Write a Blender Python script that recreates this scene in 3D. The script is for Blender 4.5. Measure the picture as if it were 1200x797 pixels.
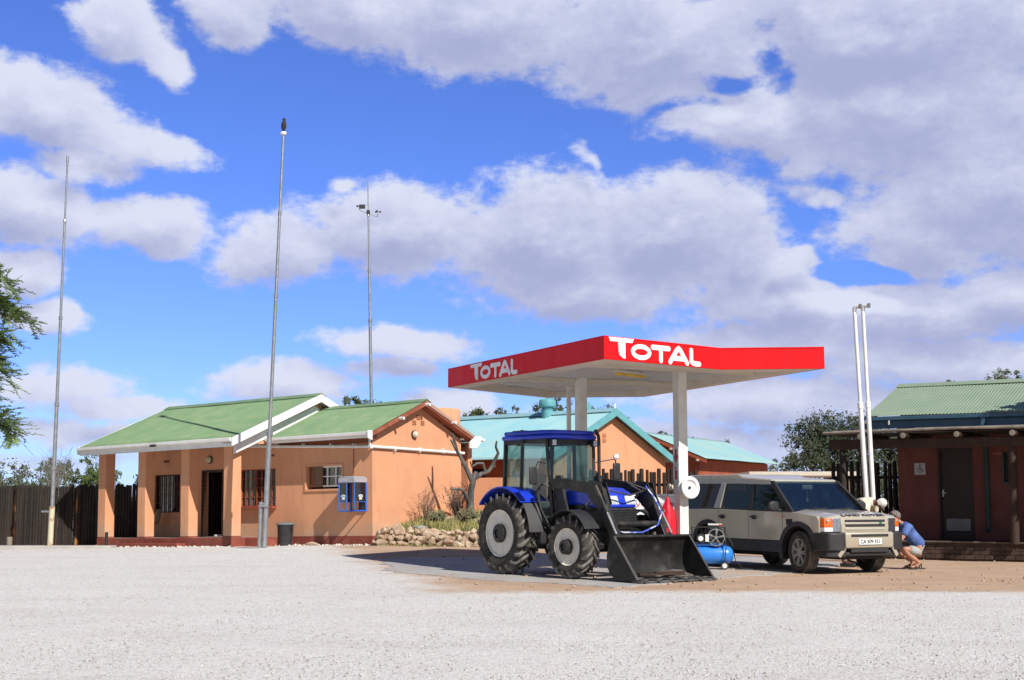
import bpy, bmesh, math, random
import numpy as np
from mathutils import Vector, Matrix
R = math.radians
rnd = random.Random(7)
scene = bpy.context.scene
for o in list(bpy.data.objects): bpy.data.objects.remove(o)
COL = scene.collection

# ------------------------------------------------------------------ camera
F = 1590.0; TH = math.atan(184.5/F); CH = 1.4
cam = bpy.data.cameras.new('camera'); cam.lens = F/1200*36; cam.sensor_width = 36
cam.clip_start = 0.1; cam.clip_end = 6000
camo = bpy.data.objects.new('camera', cam); COL.objects.link(camo)
camo.location = (0, 0, CH); camo.rotation_euler = (math.pi/2+TH, 0, 0)
scene.camera = camo
scene.render.resolution_x = 1024; scene.render.resolution_y = 680

# ------------------------------------------------------------------ light
SUN_TO = Vector((.68, -1.0, 1.02)).normalized()
SUN_EL = math.asin(SUN_TO.z); SUN_AZ = math.atan2(SUN_TO.x, SUN_TO.y)
sl = bpy.data.lights.new('sun', 'SUN'); sl.energy = 5.0; sl.angle = R(.53); sl.color = (1, .945, .865)
so = bpy.data.objects.new('sun', sl); COL.objects.link(so)
so.rotation_euler = SUN_TO.to_track_quat('Z', 'Y').to_euler(); so.location = (20, -30, 30)
scene.view_settings.view_transform = 'Standard'; scene.view_settings.look = 'None'
scene.view_settings.gamma = 1; scene.view_settings.exposure = 0.20
scene.render.engine = 'CYCLES'
scene.cycles.max_bounces = 8; scene.cycles.transparent_max_bounces = 16
scene.cycles.use_denoising = True

class NT:
    """tiny node-tree writer"""
    def __init__(s, t): s.t = t; s.l = t.links
    def n(s, typ, ins=None, **kw):
        x = s.t.nodes.new(typ)
        for k, v in kw.items(): setattr(x, k, v)
        for k, v in (ins or {}).items(): s.put(x.inputs[k], v)
        return x
    def put(s, sock, v):
        if isinstance(v, bpy.types.NodeSocket): s.l.new(v, sock)
        else: sock.default_value = v
    def m(s, op, a, b=None, c=None, clamp=False):
        x = s.t.nodes.new('ShaderNodeMath'); x.operation = op; x.use_clamp = clamp
        for i, v in enumerate((a, b, c)):
            if v is not None: s.put(x.inputs[i], v)
        return x.outputs[0]
    def vm(s, op, a, b=None):
        x = s.t.nodes.new('ShaderNodeVectorMath'); x.operation = op
        s.put(x.inputs[0], a)
        if b is not None: s.put(x.inputs[1], b)
        return x.outputs['Value'] if op in ('LENGTH', 'DOT_PRODUCT') else x.outputs[0]
    def ss(s, v, a, b, o0=0., o1=1.):
        x = s.n('ShaderNodeMapRange', {0: v, 1: a, 2: b, 3: o0, 4: o1}, interpolation_type='SMOOTHSTEP')
        return x.outputs[0]
    def mix(s, f, a, b, blend='MIX'):
        x = s.t.nodes.new('ShaderNodeMix'); x.data_type = 'RGBA'; x.blend_type = blend
        s.put(x.inputs[0], f); s.put(x.inputs[6], c4(a)); s.put(x.inputs[7], c4(b))
        return x.outputs[2]
    def noise(s, vec, scale, detail=3, rough=.5, dist=0.):
        x = s.n('ShaderNodeTexNoise', {'Vector': vec, 'Scale': scale, 'Detail': detail, 'Roughness': rough, 'Distortion': dist})
        return x.outputs[0]
def c4(c):
    if isinstance(c, (tuple, list)) and len(c) == 3: return (*c, 1)
    return c

# ------------------------------------------------------------------ world: Nishita sky with clouds by direction
world = bpy.data.worlds.new('World'); scene.world = world; world.use_nodes = True
wt = world.node_tree; wt.nodes.clear(); W = NT(wt)
def azel(px, py):
    a = (px-600)/F; b = (398.5-py)/F
    v = Vector((a, math.cos(TH)-b*math.sin(TH), math.sin(TH)+b*math.cos(TH))).normalized()
    return math.atan2(v.x, v.y), math.asin(v.z)
# (x, y, rx, ry, rotation deg, weight) read off the photograph in degrees of sky
CL = [(138,28,62,44,-8,1),(185,72,40,24,-30,.9),(270,15,70,40,0,.9),(420,5,190,62,-10,1.1),(560,25,190,78,-8,1.1),
 (760,50,200,90,-8,1.1),(1010,40,330,95,0,1.2),(1040,130,260,85,-5,1.1),(1160,230,170,95,-5,1.1),(880,135,150,42,-8,1),(1090,270,130,60,0,1),
 (940,192,48,18,0,.6),(960,225,60,16,-15,.45),
 (60,120,105,52,-8,1.2),(165,165,85,28,-18,1),(110,185,70,30,0,.9),(0,110,70,45,0,1),
 (30,235,120,48,-8,1.1),(170,262,90,38,-6,1.1),
 (12,312,58,36,0,1.1),(55,368,52,22,-8,1),
 (330,285,95,48,8,1),(470,265,150,62,0,1.1),(640,280,170,88,0,1.2),(790,265,130,75,6,1.2),(860,300,75,62,0,1.1),(690,335,170,48,0,1.1),
 (915,315,50,26,0,1.15),(940,355,150,45,-3,1.05),(1080,360,160,50,0,1.05),(1190,340,110,38,0,1),(410,208,22,10,0,.6),(690,190,34,10,-35,.5),
 (470,405,102,26,0,1.1),(455,436,62,14,0,.8),
 (70,452,95,26,0,.85),(150,475,95,20,0,.9),(330,452,100,30,0,1),(90,505,140,16,0,.6),(60,540,120,13,0,.5),(520,478,70,22,0,1),(400,490,180,20,0,.7),
 (920,400,170,34,0,.75),(1090,425,190,42,0,.9),(900,470,190,34,0,.85),(1130,480,200,36,0,.8),(820,520,230,32,0,.75),(640,500,220,18,0,.4),(1010,540,200,24,0,.7)]
HO = [(915,62,44,60,25,.62),(850,90,45,14,0,.5),(985,330,48,16,0,.5),(1020,325,60,14,-5,.7),(800,120,60,12,5,.3)]
def cloud_field():
    g = bpy.data.node_groups.new('cloud_field', 'ShaderNodeTree')
    g.interface.new_socket('P', in_out='INPUT', socket_type='NodeSocketVector')
    g.interface.new_socket('F', in_out='OUTPUT', socket_type='NodeSocketFloat')
    G = NT(g); gi = g.nodes.new('NodeGroupInput'); go = g.nodes.new('NodeGroupOutput')
    P = gi.outputs[0]
    # domain warp so that no edge is an ellipse
    wn = G.n('ShaderNodeTexNoise', {'Vector': P, 'Scale': 14., 'Detail': 3., 'Roughness': .5}).outputs['Color']
    w2 = G.vm('MULTIPLY', G.vm('SUBTRACT', wn, (.5, .5, .5)), (.06, .034, 0))
    Q = G.vm('ADD', P, w2)
    prev = [None]
    def blob(c):
        # each term also reads the running result (times one millionth): keeps the shader evaluated in order, on a small stack
        Qi = Q if prev[0] is None else G.n('ShaderNodeVectorMath', {0: prev[0], 1: (1e-7, 1e-7, 0), 2: Q}, operation='MULTIPLY_ADD').outputs[0]
        a, e = azel(c[0], c[1]); ra = c[2]/F; re = c[3]/F
        mp = G.n('ShaderNodeMapping', {'Vector': Qi, 'Location': (a, e, 0), 'Rotation': (0, 0, R(c[4])), 'Scale': (ra, re, 1)}, vector_type='TEXTURE')
        return G.m('MULTIPLY', G.m('SUBTRACT', 1., G.vm('LENGTH', mp.outputs[0])), c[5])
    f = None
    for c in CL:
        b = blob(c)
        f = b if f is None else G.m('SMOOTH_MAX', f, b, .18)
        prev[0] = f
    for c in HO:
        b = G.m('MULTIPLY', G.m('MAXIMUM', blob(c), 0.), -1.6)
        f = G.m('ADD', f, b)
        prev[0] = f
    # elsewhere in the sky: noise clouds, kept sparse to lower the ambient light
    sep = G.n('ShaderNodeSeparateXYZ', {0: P})
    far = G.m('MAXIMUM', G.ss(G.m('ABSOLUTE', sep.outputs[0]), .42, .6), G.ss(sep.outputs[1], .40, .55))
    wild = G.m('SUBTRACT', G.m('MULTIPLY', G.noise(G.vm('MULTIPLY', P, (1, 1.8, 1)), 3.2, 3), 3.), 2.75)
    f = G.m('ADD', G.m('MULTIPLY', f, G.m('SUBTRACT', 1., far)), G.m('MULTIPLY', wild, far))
    n1 = G.noise(G.vm('MULTIPLY', P, (1, 1.5, 1)), 26., 6, .58)
    n2 = G.noise(G.vm('MULTIPLY', P, (1, 1.5, 1)), 90., 4, .6)
    f = G.m('ADD', f, G.m('MULTIPLY', G.m('SUBTRACT', n1, .5), .98))
    f = G.m('ADD', f, G.m('MULTIPLY', G.m('SUBTRACT', n2, .5), .5))
    G.l.new(f, go.inputs[0]); return g
cg = cloud_field()
tc = W.n('ShaderNodeTexCoord'); D = tc.outputs['Generated']
sx = W.n('ShaderNodeSeparateXYZ', {0: D})
az = W.m('ARCTAN2', sx.outputs[0], sx.outputs[1]); el = W.m('ARCSINE', sx.outputs[2])
P = W.n('ShaderNodeCombineXYZ', {0: az, 1: el, 2: 0.}).outputs[0]
def fld(off, after=None):
    if after is not None: off = W.n('ShaderNodeVectorMath', {0: after, 1: (1e-7, 1e-7, 0), 2: off}, operation='MULTIPLY_ADD').outputs[0]
    x = wt.nodes.new('ShaderNodeGroup'); x.node_tree = cg
    W.put(x.inputs[0], W.vm('ADD', P, off)); return x.outputs[0]
f0 = fld((0, 0, 0)); f1 = fld((.006, .020, 0), f0)
mask = W.ss(f0, -.07, .38)
puff = W.m('SUBTRACT', W.noise(W.vm('MULTIPLY', P, (1, 1.7, 1)), 17., 5, .62), .5)
lit = W.m('ADD', W.m('MULTIPLY', W.m('SUBTRACT', f0, f1), .75), W.m('MULTIPLY', puff, .50))
lit = W.m('SUBTRACT', lit, W.m('MULTIPLY', W.ss(f0, .1, 1.0), .36))
lit = W.m('ADD', lit, W.m('MULTIPLY', W.ss(az, .05, -.40), .16))
lit = W.ss(lit, -.62, .55)
ccol = W.mix(lit, (3.45, 3.80, 5.9), (6.3, 6.65, 8.1))
sky = W.n('ShaderNodeTexSky', sky_type='NISHITA', sun_disc=False, sun_elevation=SUN_EL, sun_rotation=SUN_AZ, altitude=1200., air_density=1., dust_density=.3, ozone_density=2.)
north = W.ss(W.vm('DOT_PRODUCT', D, (0, .93, .37)), .55, .86)      # deep blue ahead only; sky behind the view toned neutral to cut blue fill
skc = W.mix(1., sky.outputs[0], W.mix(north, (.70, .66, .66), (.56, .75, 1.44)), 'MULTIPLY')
hz = W.ss(el, .0, .13)
mask = W.m('MULTIPLY', mask, W.ss(el, -.01, .05, .35, 1.))
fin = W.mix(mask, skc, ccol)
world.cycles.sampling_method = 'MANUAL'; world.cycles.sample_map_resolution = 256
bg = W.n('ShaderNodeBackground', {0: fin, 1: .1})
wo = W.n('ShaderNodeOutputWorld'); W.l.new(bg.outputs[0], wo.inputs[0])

# ------------------------------------------------------------------ materials
MATS = {}
def mat(name, col, col2=None, scale=3., rough=.7, metal=0., bump=0., bscale=None, spec=.5, detail=5, streak=None,
        coat=0., emit=None, lo=.35, hi=.65, dirt=None, dscale=1.2, splash=False):
    """noise-varied painted / natural surface"""
    if name in MATS: return MATS[name]
    m = bpy.data.materials.new(name); m.use_nodes = True; t = m.node_tree; t.nodes.clear(); N = NT(t)
    tcx = N.n('ShaderNodeTexCoord').outputs['Object']
    if streak: tcx2 = N.vm('MULTIPLY', tcx, streak)
    else: tcx2 = tcx
    if col2 is None: col2 = tuple(c*.86 for c in col)
    c = N.mix(N.ss(N.noise(tcx2, scale, detail, .55), lo, hi), col, col2)
    if dirt is not None:
        d = N.ss(N.noise(N.vm('ADD', tcx2, (7.3, 2.1, 4.4)), dscale, 6, .65), .5, .78)
        c = N.mix(N.m('MULTIPLY', d, dirt[3] if len(dirt) > 3 else .6), c, tuple(dirt[:3]))
    if splash:   # rain splash and dust thrown up on the foot of a wall
        z = N.n('ShaderNodeSeparateXYZ', {0: tcx}).outputs[2]; sn = N.noise(tcx, 2.2, 5, .65)
        c = N.mix(N.m('MULTIPLY', N.ss(N.m('ADD', z, N.m('MULTIPLY', N.m('SUBTRACT', sn, .5), 1.1)), .85, .2), .8), c, (.50, .33, .22))
        c = N.mix(N.m('MULTIPLY', N.ss(N.noise(N.vm('MULTIPLY', tcx, (2.2, 2.2, .22)), 2., 5, .7), .52, .72), .5), c, (.44, .21, .12))
    b = N.n('ShaderNodeBsdfPrincipled', {'Base Color': c, 'Metallic': metal, 'Specular IOR Level': spec, 'Coat Weight': coat, 'Coat Roughness': .08})
    N.put(b.inputs['Roughness'], N.ss(N.noise(tcx, scale*2.3, 3), .2, .8, rough*.85, min(1., rough*1.15)))
    if emit: N.put(b.inputs['Emission Color'], c4(emit[:3])); b.inputs['Emission Strength'].default_value = emit[3]
    if bump:
        h = N.noise(tcx, bscale or scale*8, 4, .6)
        bn = N.n('ShaderNodeBump', {'Height': h, 'Strength': 1., 'Distance': bump}); N.l.new(bn.outputs[0], b.inputs['Normal'])
    o = N.n('ShaderNodeOutputMaterial'); N.l.new(b.outputs[0], o.inputs[0])
    MATS[name] = m; return m
def glass(name, tint, refl=.9, dark=0.):
    if name in MATS: return MATS[name]
    m = bpy.data.materials.new(name); m.use_nodes = True; t = m.node_tree; t.nodes.clear(); N = NT(t)
    tr = N.n('ShaderNodeBsdfTransparent', {0: c4(tint)}); gl = N.n('ShaderNodeBsdfGlossy', {0: (1, 1, 1, 1), 'Roughness': .02})
    fr = N.n('ShaderNodeFresnel', {0: 1.5}); s = N.n('ShaderNodeMixShader')
    N.put(s.inputs[0], N.m('MULTIPLY', N.m('ADD', fr.outputs[0], dark), refl)); N.l.new(tr.outputs[0], s.inputs[1]); N.l.new(gl.outputs[0], s.inputs[2])
    o = N.n('ShaderNodeOutputMaterial'); N.l.new(s.outputs[0], o.inputs[0]); MATS[name] = m; return m
def leafmat(name, a, b, scale=1.5):
    if name in MATS: return MATS[name]
    m = bpy.data.materials.new(name); m.use_nodes = True; t = m.node_tree; t.nodes.clear(); N = NT(t)
    tcx = N.n('ShaderNodeTexCoord').outputs['Object']
    n = N.m('ADD', N.m('MULTIPLY', N.noise(tcx, scale, 2), .5), N.m('MULTIPLY', N.noise(tcx, scale*9, 2), .5))
    c = N.mix(N.ss(n, .38, .62), a, b)
    d = N.n('ShaderNodeBsdfPrincipled', {'Base Color': c, 'Roughness': .6, 'Specular IOR Level': .3}); tl = N.n('ShaderNodeBsdfTranslucent', {0: c})
    s = N.n('ShaderNodeMixShader', {0: .3}); N.l.new(d.outputs[0], s.inputs[1]); N.l.new(tl.outputs[0], s.inputs[2])
    o = N.n('ShaderNodeOutputMaterial'); N.l.new(s.outputs[0], o.inputs[0]); MATS[name] = m; return m

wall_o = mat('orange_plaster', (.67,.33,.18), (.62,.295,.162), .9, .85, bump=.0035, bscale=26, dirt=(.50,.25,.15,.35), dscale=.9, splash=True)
wall_red = mat('red_oxide_paint', (.25,.055,.035), (.20,.045,.03), 3, .7, bump=.002, dirt=(.35,.2,.14,.5), dscale=4)
wall_dk = mat('maroon_plaster', (.16,.052,.042), (.13,.042,.035), 1.3, .85, bump=.004, bscale=26)
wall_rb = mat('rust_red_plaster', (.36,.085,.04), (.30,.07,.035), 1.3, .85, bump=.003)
roof_g = mat('green_roof_paint', (.15,.25,.13), (.19,.28,.15), 1.6, .6, dirt=(.30,.34,.16,.6), dscale=2.6, streak=(1,1,1))
roof_g2 = mat('pale_green_roof_paint', (.22,.30,.21), (.25,.32,.23), 2, .7)
roof_t = mat('teal_roof_paint', (.24,.46,.52), (.29,.49,.52), 1.4, .55, dirt=(.36,.42,.36,.6), dscale=1.6, streak=(1,.35,1))
roof_t2 = mat('worn_teal_roof_paint', (.26,.47,.52), (.31,.49,.47), 1.4, .5, dirt=(.55,.52,.28,.85), dscale=1.1, streak=(1,.4,1))
teal = mat('teal_paint', (.14,.40,.44), None, 3, .5)
white = mat('white_paint', (.80,.80,.79), (.72,.72,.70), 3, .5, dirt=(.5,.46,.4,.35), dscale=3)
cream = mat('cream_paint', (.66,.60,.50), (.60,.54,.45), 2, .6, dirt=(.45,.38,.3,.4))
grey_w = mat('off_white_ceiling', (.62,.60,.57), None, 2, .7)
red = mat('red_vinyl', (.68,.007,.011), (.64,.006,.010), .8, .5, spec=.22)
redc = mat('red_cover_cloth', (.70,.012,.03), (.62,.01,.03), 4, .55, bump=.01, bscale=9)
black = mat('black_paint', (.012,.012,.013), (.024,.022,.02), 5, .42, dirt=(.15,.12,.09,.5), dscale=5)
blackp = mat('black_plastic', (.028,.028,.03), (.02,.02,.022), 5, .55)
rubber = mat('tyre_rubber', (.024,.022,.020), (.05,.044,.038), 6, .9, dirt=(.20,.16,.12,.8), dscale=5, bump=.002)
rubber_d = mat('dusty_tyre_rubber', (.20,.185,.17), (.07,.063,.057), 5, .9, dirt=(.2,.17,.14,.6), dscale=6)
rim_w = mat('cream_rim_paint', (.80,.77,.68), (.70,.66,.57), 3, .45, dirt=(.35,.27,.2,.6), dscale=4)
blue = mat('tractor_blue_paint', (.012,.045,.60), (.009,.035,.48), 2, .32, coat=.35, dirt=(.10,.12,.30,.45), dscale=3)
steel = mat('galvanised_steel', (.42,.43,.45), (.33,.34,.36), 8, .35, metal=.7)
dsteel = mat('worn_bucket_steel', (.014,.014,.014), (.03,.028,.026), 4, .45, metal=.3, dirt=(.14,.13,.12,.6), dscale=3, bump=.003)
chrome = mat('bare_metal', (.6,.6,.6), None, 5, .25, metal=1)
silver = mat('champagne_car_paint', (.50,.465,.385), (.48,.45,.37), .7, .3, metal=.2, coat=.8, dirt=(.42,.35,.27,.35), dscale=1.5)
bumperp = mat('dusty_bumper_paint', (.46,.42,.34), (.43,.39,.31), 2, .45, metal=.2, dirt=(.5,.4,.28,.5), dscale=2)
wood_d = mat('dark_creosote_wood', (.015,.012,.010), (.032,.023,.018), 3, .9, streak=(1,1,.12), bump=.004, dirt=(.085,.045,.025,.5), dscale=5)
wood_o = mat('bare_orange_wood', (.38,.15,.05), (.20,.08,.03), 4, .8, streak=(1,1,.2))
wood_b = mat('brown_timber', (.05,.024,.015), (.035,.018,.012), 3, .8, streak=(1,1,.2))
wood_g = mat('weathered_pale_pole', (.27,.23,.19), (.17,.145,.12), 4, .85)
doorm = mat('dark_door_wood', (.022,.011,.008), None, 3, .5)
gl_win = glass('window_glass', (.62,.64,.65), .8)
gl_car = glass('tinted_car_glass', (.40,.43,.42), .42)
gl_wind = glass('windscreen_glass', (.66,.73,.73), .75, .03)
gl_cab = glass('cab_glass', (.74,.82,.81), .38, .01)
gl_clear = glass('clear_lens', (.9,.92,.95), 1.2, .05)
curtain = mat('grey_curtain', (.34,.33,.33), (.20,.19,.2), 12, .9, streak=(3,3,.05))
interior = mat('dark_interior', (.03,.03,.032), None, 3, .9)
phoneblue = mat('booth_blue_paint', (.02,.14,.62), None, 3, .4)
tankblue = mat('compressor_blue_paint', (.03,.22,.72), (.025,.2,.66), 3, .35, coat=.4)
rock = mat('pale_limestone', (.50,.39,.28), (.30,.20,.13), 5, .9, bump=.02, bscale=12, dirt=(.62,.55,.45,.8), dscale=3)
concrete = mat('concrete', (.44,.42,.39), (.37,.35,.33), 2, .85, bump=.002, dirt=(.5,.4,.3,.5), dscale=.8)
brick = mat('dark_brick', (.05,.028,.022), (.085,.055,.042), 6, .85, bump=.006)
bark = mat('grey_dead_bark', (.045,.042,.04), (.14,.13,.12), 6, .9, streak=(1,1,.3), bump=.01)
barkb = mat('brown_bark', (.10,.07,.05), None, 5, .9, bump=.01)
grass_m = mat('dry_grass_blades', (.42,.34,.12), (.28,.28,.10), 4, .8)
twig = mat('dry_twigs', (.16,.10,.07), (.24,.17,.12), 6, .9)
skin = mat('skin', (.46,.23,.15), (.42,.20,.13), 4, .6)
skin_d = mat('dark_skin', (.13,.055,.035), None, 4, .55)
hairg = mat('grey_hair', (.20,.17,.15), (.12,.1,.09), 20, .8)
blueshirt = mat('blue_shirt_cloth', (.10,.17,.42), (.055,.10,.30), 9, .9, bump=.03, bscale=9)
khaki = mat('pale_shorts_cloth', (.36,.38,.37), None, 8, .9, bump=.025, bscale=10)
shirtw = mat('cream_shirt_cloth', (.66,.62,.50), (.55,.51,.40), 9, .9, bump=.03, bscale=9)
capw = mat('white_cap_cloth', (.78,.76,.70), None, 9, .9)
orange_l = mat('orange_lens', (.85,.16,.02), None, 5, .25, coat=.5)
redsign = mat('sign_red', (.42,.02,.04), None, 5, .5)
signw = mat('sign_white', (.78,.78,.78), None, 5, .45)
yellow = mat('yellow_lamp_tube', (.80,.52,.05), None, 5, .4)
dashg = mat('grey_seat_fabric', (.10,.10,.105), None, 6, .85)
binm = mat('charcoal_bin_plastic', (.03,.032,.034), None, 5, .55)
bingrey = mat('grey_lid_plastic', (.16,.2,.22), None, 5, .5)
soil = mat('sandy_soil', (.42,.30,.20), (.34,.24,.15), 3, .95, bump=.01)
bluegut = mat('dull_blue_gutter_paint', (.055,.13,.20), None, 3, .5)
greenp = mat('dark_green_plastic', (.02,.06,.05), None, 4, .5)

# ------------------------------------------------------------------ mesh helpers
class MB:
    def __init__(s): s.v = []; s.f = []; s.mi = []; s.ch = []
    def add(s, v, f, mi=0):
        n = len(s.v); s.ch.append((n, len(s.f))); s.v += [tuple(p) for p in v]; s.f += [tuple(i+n for i in q) for q in f]; s.mi += [mi]*len(f); return s
    def box(s, x0, x1, y0, y1, z0, z1, mi=0):
        v = [(x, y, z) for x in (x0, x1) for y in (y0, y1) for z in (z0, z1)]
        return s.add(v, [(0,1,3,2),(4,6,7,5),(0,4,5,1),(2,3,7,6),(0,2,6,4),(1,5,7,3)], mi)
    def obox(s, c, ax, ay, az, mi=0):
        """box from centre and three half-axis vectors"""
        c = Vector(c); ax = Vector(ax); ay = Vector(ay); az = Vector(az)
        v = [c+ax*i+ay*j+az*k for i in (-1, 1) for j in (-1, 1) for k in (-1, 1)]
        return s.add(v, [(0,1,3,2),(4,6,7,5),(0,4,5,1),(2,3,7,6),(0,2,6,4),(1,5,7,3)], mi)
    def bar(s, a, b, w, h, up=(0, 0, 1), mi=0):
        a = Vector(a); b = Vector(b); d = (b-a); L = d.length; d.normalize(); u = Vector(up); sd = d.cross(u)
        if sd.length < 1e-4: sd = d.cross(Vector((1, 0, 0)))
        sd.normalize(); u = sd.cross(d).normalized()
        return s.obox((a+b)/2, d*L/2, sd*w/2, u*h/2, mi)
    def ext(s, pts, axis, a, b, fn=None, mi=0):
        def P(p, k): return {'x': (k, p[0], p[1]), 'y': (p[0], k, p[1]), 'z': (p[0], p[1], k)}[axis]
        n = len(pts); v = [P(p, a) for p in pts]+[P(p, b) for p in pts]
        if fn: v = [fn(q) for q in v]
        f = [tuple(range(n)), tuple(range(2*n-1, n-1, -1))]+[(i, (i+1) % n, n+(i+1) % n, n+i) for i in range(n)]
        return s.add(v, f, mi)
    def tube(s, pts, r, n=8, mi=0, cap=True):
        pts = [Vector(p) for p in pts]; m = len(pts); rr = r if isinstance(r, (list, tuple)) else [r]*m
        v = []; prev = None
        for i, p in enumerate(pts):
            d = (pts[min(i+1, m-1)]-pts[max(i-1, 0)]).normalized()
            if prev is None:
                a = Vector((0, 0, 1)) if abs(d.z) < .9 else Vector((1, 0, 0)); x = d.cross(a).normalized()
            else:
                x = (prev-d*prev.dot(d)).normalized()
            prev = x; y = d.cross(x)
            for k in range(n):
                t = 2*math.pi*k/n; v.append(p+(x*math.cos(t)+y*math.sin(t))*rr[i])
        f = [(i*n+k, i*n+(k+1) % n, (i+1)*n+(k+1) % n, (i+1)*n+k) for i in range(m-1) for k in range(n)]
        if cap: f += [tuple(range(n)), tuple(range(m*n-1, (m-1)*n-1, -1))]
        return s.add(v, f, mi)
    def lathe(s, prof, c, axis='z', n=24, mi=0, close=False):
        """prof: (radius, height) list"""
        v = []; m = len(prof)
        if isinstance(axis, str): A = {'x': Vector((1,0,0)), 'y': Vector((0,1,0)), 'z': Vector((0,0,1))}[axis]
        else: A = Vector(axis).normalized()
        X = A.orthogonal().normalized(); Y = A.cross(X); c = Vector(c)
        for r, h in prof:
            for k in range(n):
                t = 2*math.pi*k/n; v.append(c+A*h+(X*math.cos(t)+Y*math.sin(t))*max(r, 1e-4))
        mm = m if close else m-1
        f = [(i*n+k, i*n+(k+1) % n, ((i+1) % m)*n+(k+1) % n, ((i+1) % m)*n+k) for i in range(mm) for k in range(n)]
        if not close: f += [tuple(range(n)), tuple(range(m*n-1, (m-1)*n-1, -1))]
        return s.add(v, f, mi)
    def grid(s, fn, nu, nv, mi=0):
        v = [fn(i/nu, j/nv) for i in range(nu+1) for j in range(nv+1)]
        f = [(i*(nv+1)+j, (i+1)*(nv+1)+j, (i+1)*(nv+1)+j+1, i*(nv+1)+j+1) for i in range(nu) for j in range(nv)]
        return s.add(v, f, mi)
    def each(s, name, m, parent, **kw):
        """one object per added piece"""
        out = []; e = s.ch+[(len(s.v), len(s.f))]
        for (v0, f0), (v1, f1) in zip(e, e[1:]):
            q = MB(); q.add(s.v[v0:v1], [tuple(i-v0 for i in f) for f in s.f[f0:f1]]); out.append(q.build(name, m, parent, **kw))
        return out
    def build(s, name, m, parent=None, bevel=0., smooth=35, solid=0., recalc=True, seg=2):
        me = bpy.data.meshes.new(name); me.from_pydata([tuple(p) for p in s.v], [], s.f)
        for k in (m if isinstance(m, (list, tuple)) else [m]): me.materials.append(k)
        if any(s.mi): me.polygons.foreach_set('material_index', s.mi)
        if recalc:
            bm = bmesh.new(); bm.from_mesh(me); bmesh.ops.recalc_face_normals(bm, faces=bm.faces); bm.to_mesh(me); bm.free()
        if smooth:
            me.polygons.foreach_set('use_smooth', [True]*len(me.polygons)); me.set_sharp_from_angle(angle=R(smooth))
        me.update(); o = bpy.data.objects.new(name, me); COL.objects.link(o)
        if parent: o.parent = parent
        if solid: k = o.modifiers.new('solid', 'SOLIDIFY'); k.thickness = solid; k.offset = 0
        if bevel:
            k = o.modifiers.new('bevel', 'BEVEL'); k.width = bevel; k.segments = seg; k.limit_method = 'ANGLE'; k.angle_limit = R(40)
        return o
def empty(name, loc, rz=0., rot=None, sc=1.):
    o = bpy.data.objects.new(name, None); COL.objects.link(o); o.location = loc
    o.rotation_euler = rot if rot else (0, 0, R(rz)); o.scale = (sc, sc, sc); o.empty_display_size = .2; return o
def tag(o, label=None, cat=None, group=None, kind=None):
    for k, v in (('label', label), ('category', cat), ('group', group), ('kind', kind)):
        if v: o[k] = v
    return o
def copy_tree(o, parent=None, name=None):
    c = o.copy(); COL.objects.link(c); c.parent = parent
    for ch in [x for x in bpy.data.objects if x.parent == o]: copy_tree(ch, c)
    return c
def ribbon(mb, pts, w, plane, z0, z1, caps=True, mi=0):
    """thick 2-D stroke with round ends; plane(x, y, h) -> 3-D"""
    P = [Vector((p[0], p[1])) for p in pts]; L = []; Rr = []; n = len(P)
    for i in range(n):
        a = (P[i]-P[i-1]).normalized() if i else (P[1]-P[0]).normalized()
        b = (P[i+1]-P[i]).normalized() if i < n-1 else a
        t = (a+b).normalized(); nn = Vector((-t.y, t.x)); k = w/2/max(.5, nn.dot(Vector((-a.y, a.x))))
        L.append(P[i]+nn*k); Rr.append(P[i]-nn*k)
    out = L[:]
    if caps:
        d = (P[-1]-P[-2]).normalized(); q = Vector((-d.y, d.x)); out += [P[-1]+q*w/2*math.cos(t)+d*w/2*math.sin(t) for t in [math.pi*i/6 for i in range(1, 6)]]
    out += Rr[::-1]
    if caps:
        d = (P[0]-P[1]).normalized(); q = Vector((-d.y, d.x)); out += [P[0]+q*w/2*math.cos(t)+d*w/2*math.sin(t) for t in [math.pi*i/6 for i in range(1, 6)]]
    m = len(out); v = [plane(p.x, p.y, z0) for p in out]+[plane(p.x, p.y, z1) for p in out]
    f = [tuple(range(m)), tuple(range(2*m-1, m-1, -1))]+[(i, (i+1) % m, m+(i+1) % m, m+i) for i in range(m)]
    mb.add(v, f, mi)
def arc(cx, cy, rx, ry, a0, a1, n=14): return [(cx+rx*math.cos(R(a0+(a1-a0)*i/n)), cy+ry*math.sin(R(a0+(a1-a0)*i/n))) for i in range(n+1)]
def text(name, s, size, m, parent, loc, rot, depth=.002, align='CENTER', sx=1.):
    c = bpy.data.curves.new(name, 'FONT'); c.body = s; c.size = size; c.extrude = depth; c.align_x = align; c.align_y = 'CENTER'; c.offset = size*.02
    t = bpy.data.objects.new(name, c); COL.objects.link(t); dg = bpy.context.evaluated_depsgraph_get(); me = bpy.data.meshes.new_from_object(t.evaluated_get(dg))
    bpy.data.objects.remove(t); me.name = name; me.materials.clear(); me.materials.append(m); o = bpy.data.objects.new(name, me); COL.objects.link(o); o.parent = parent; o.location = loc; o.rotation_euler = rot; o.scale = (sx, 1, 1); return o
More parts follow.
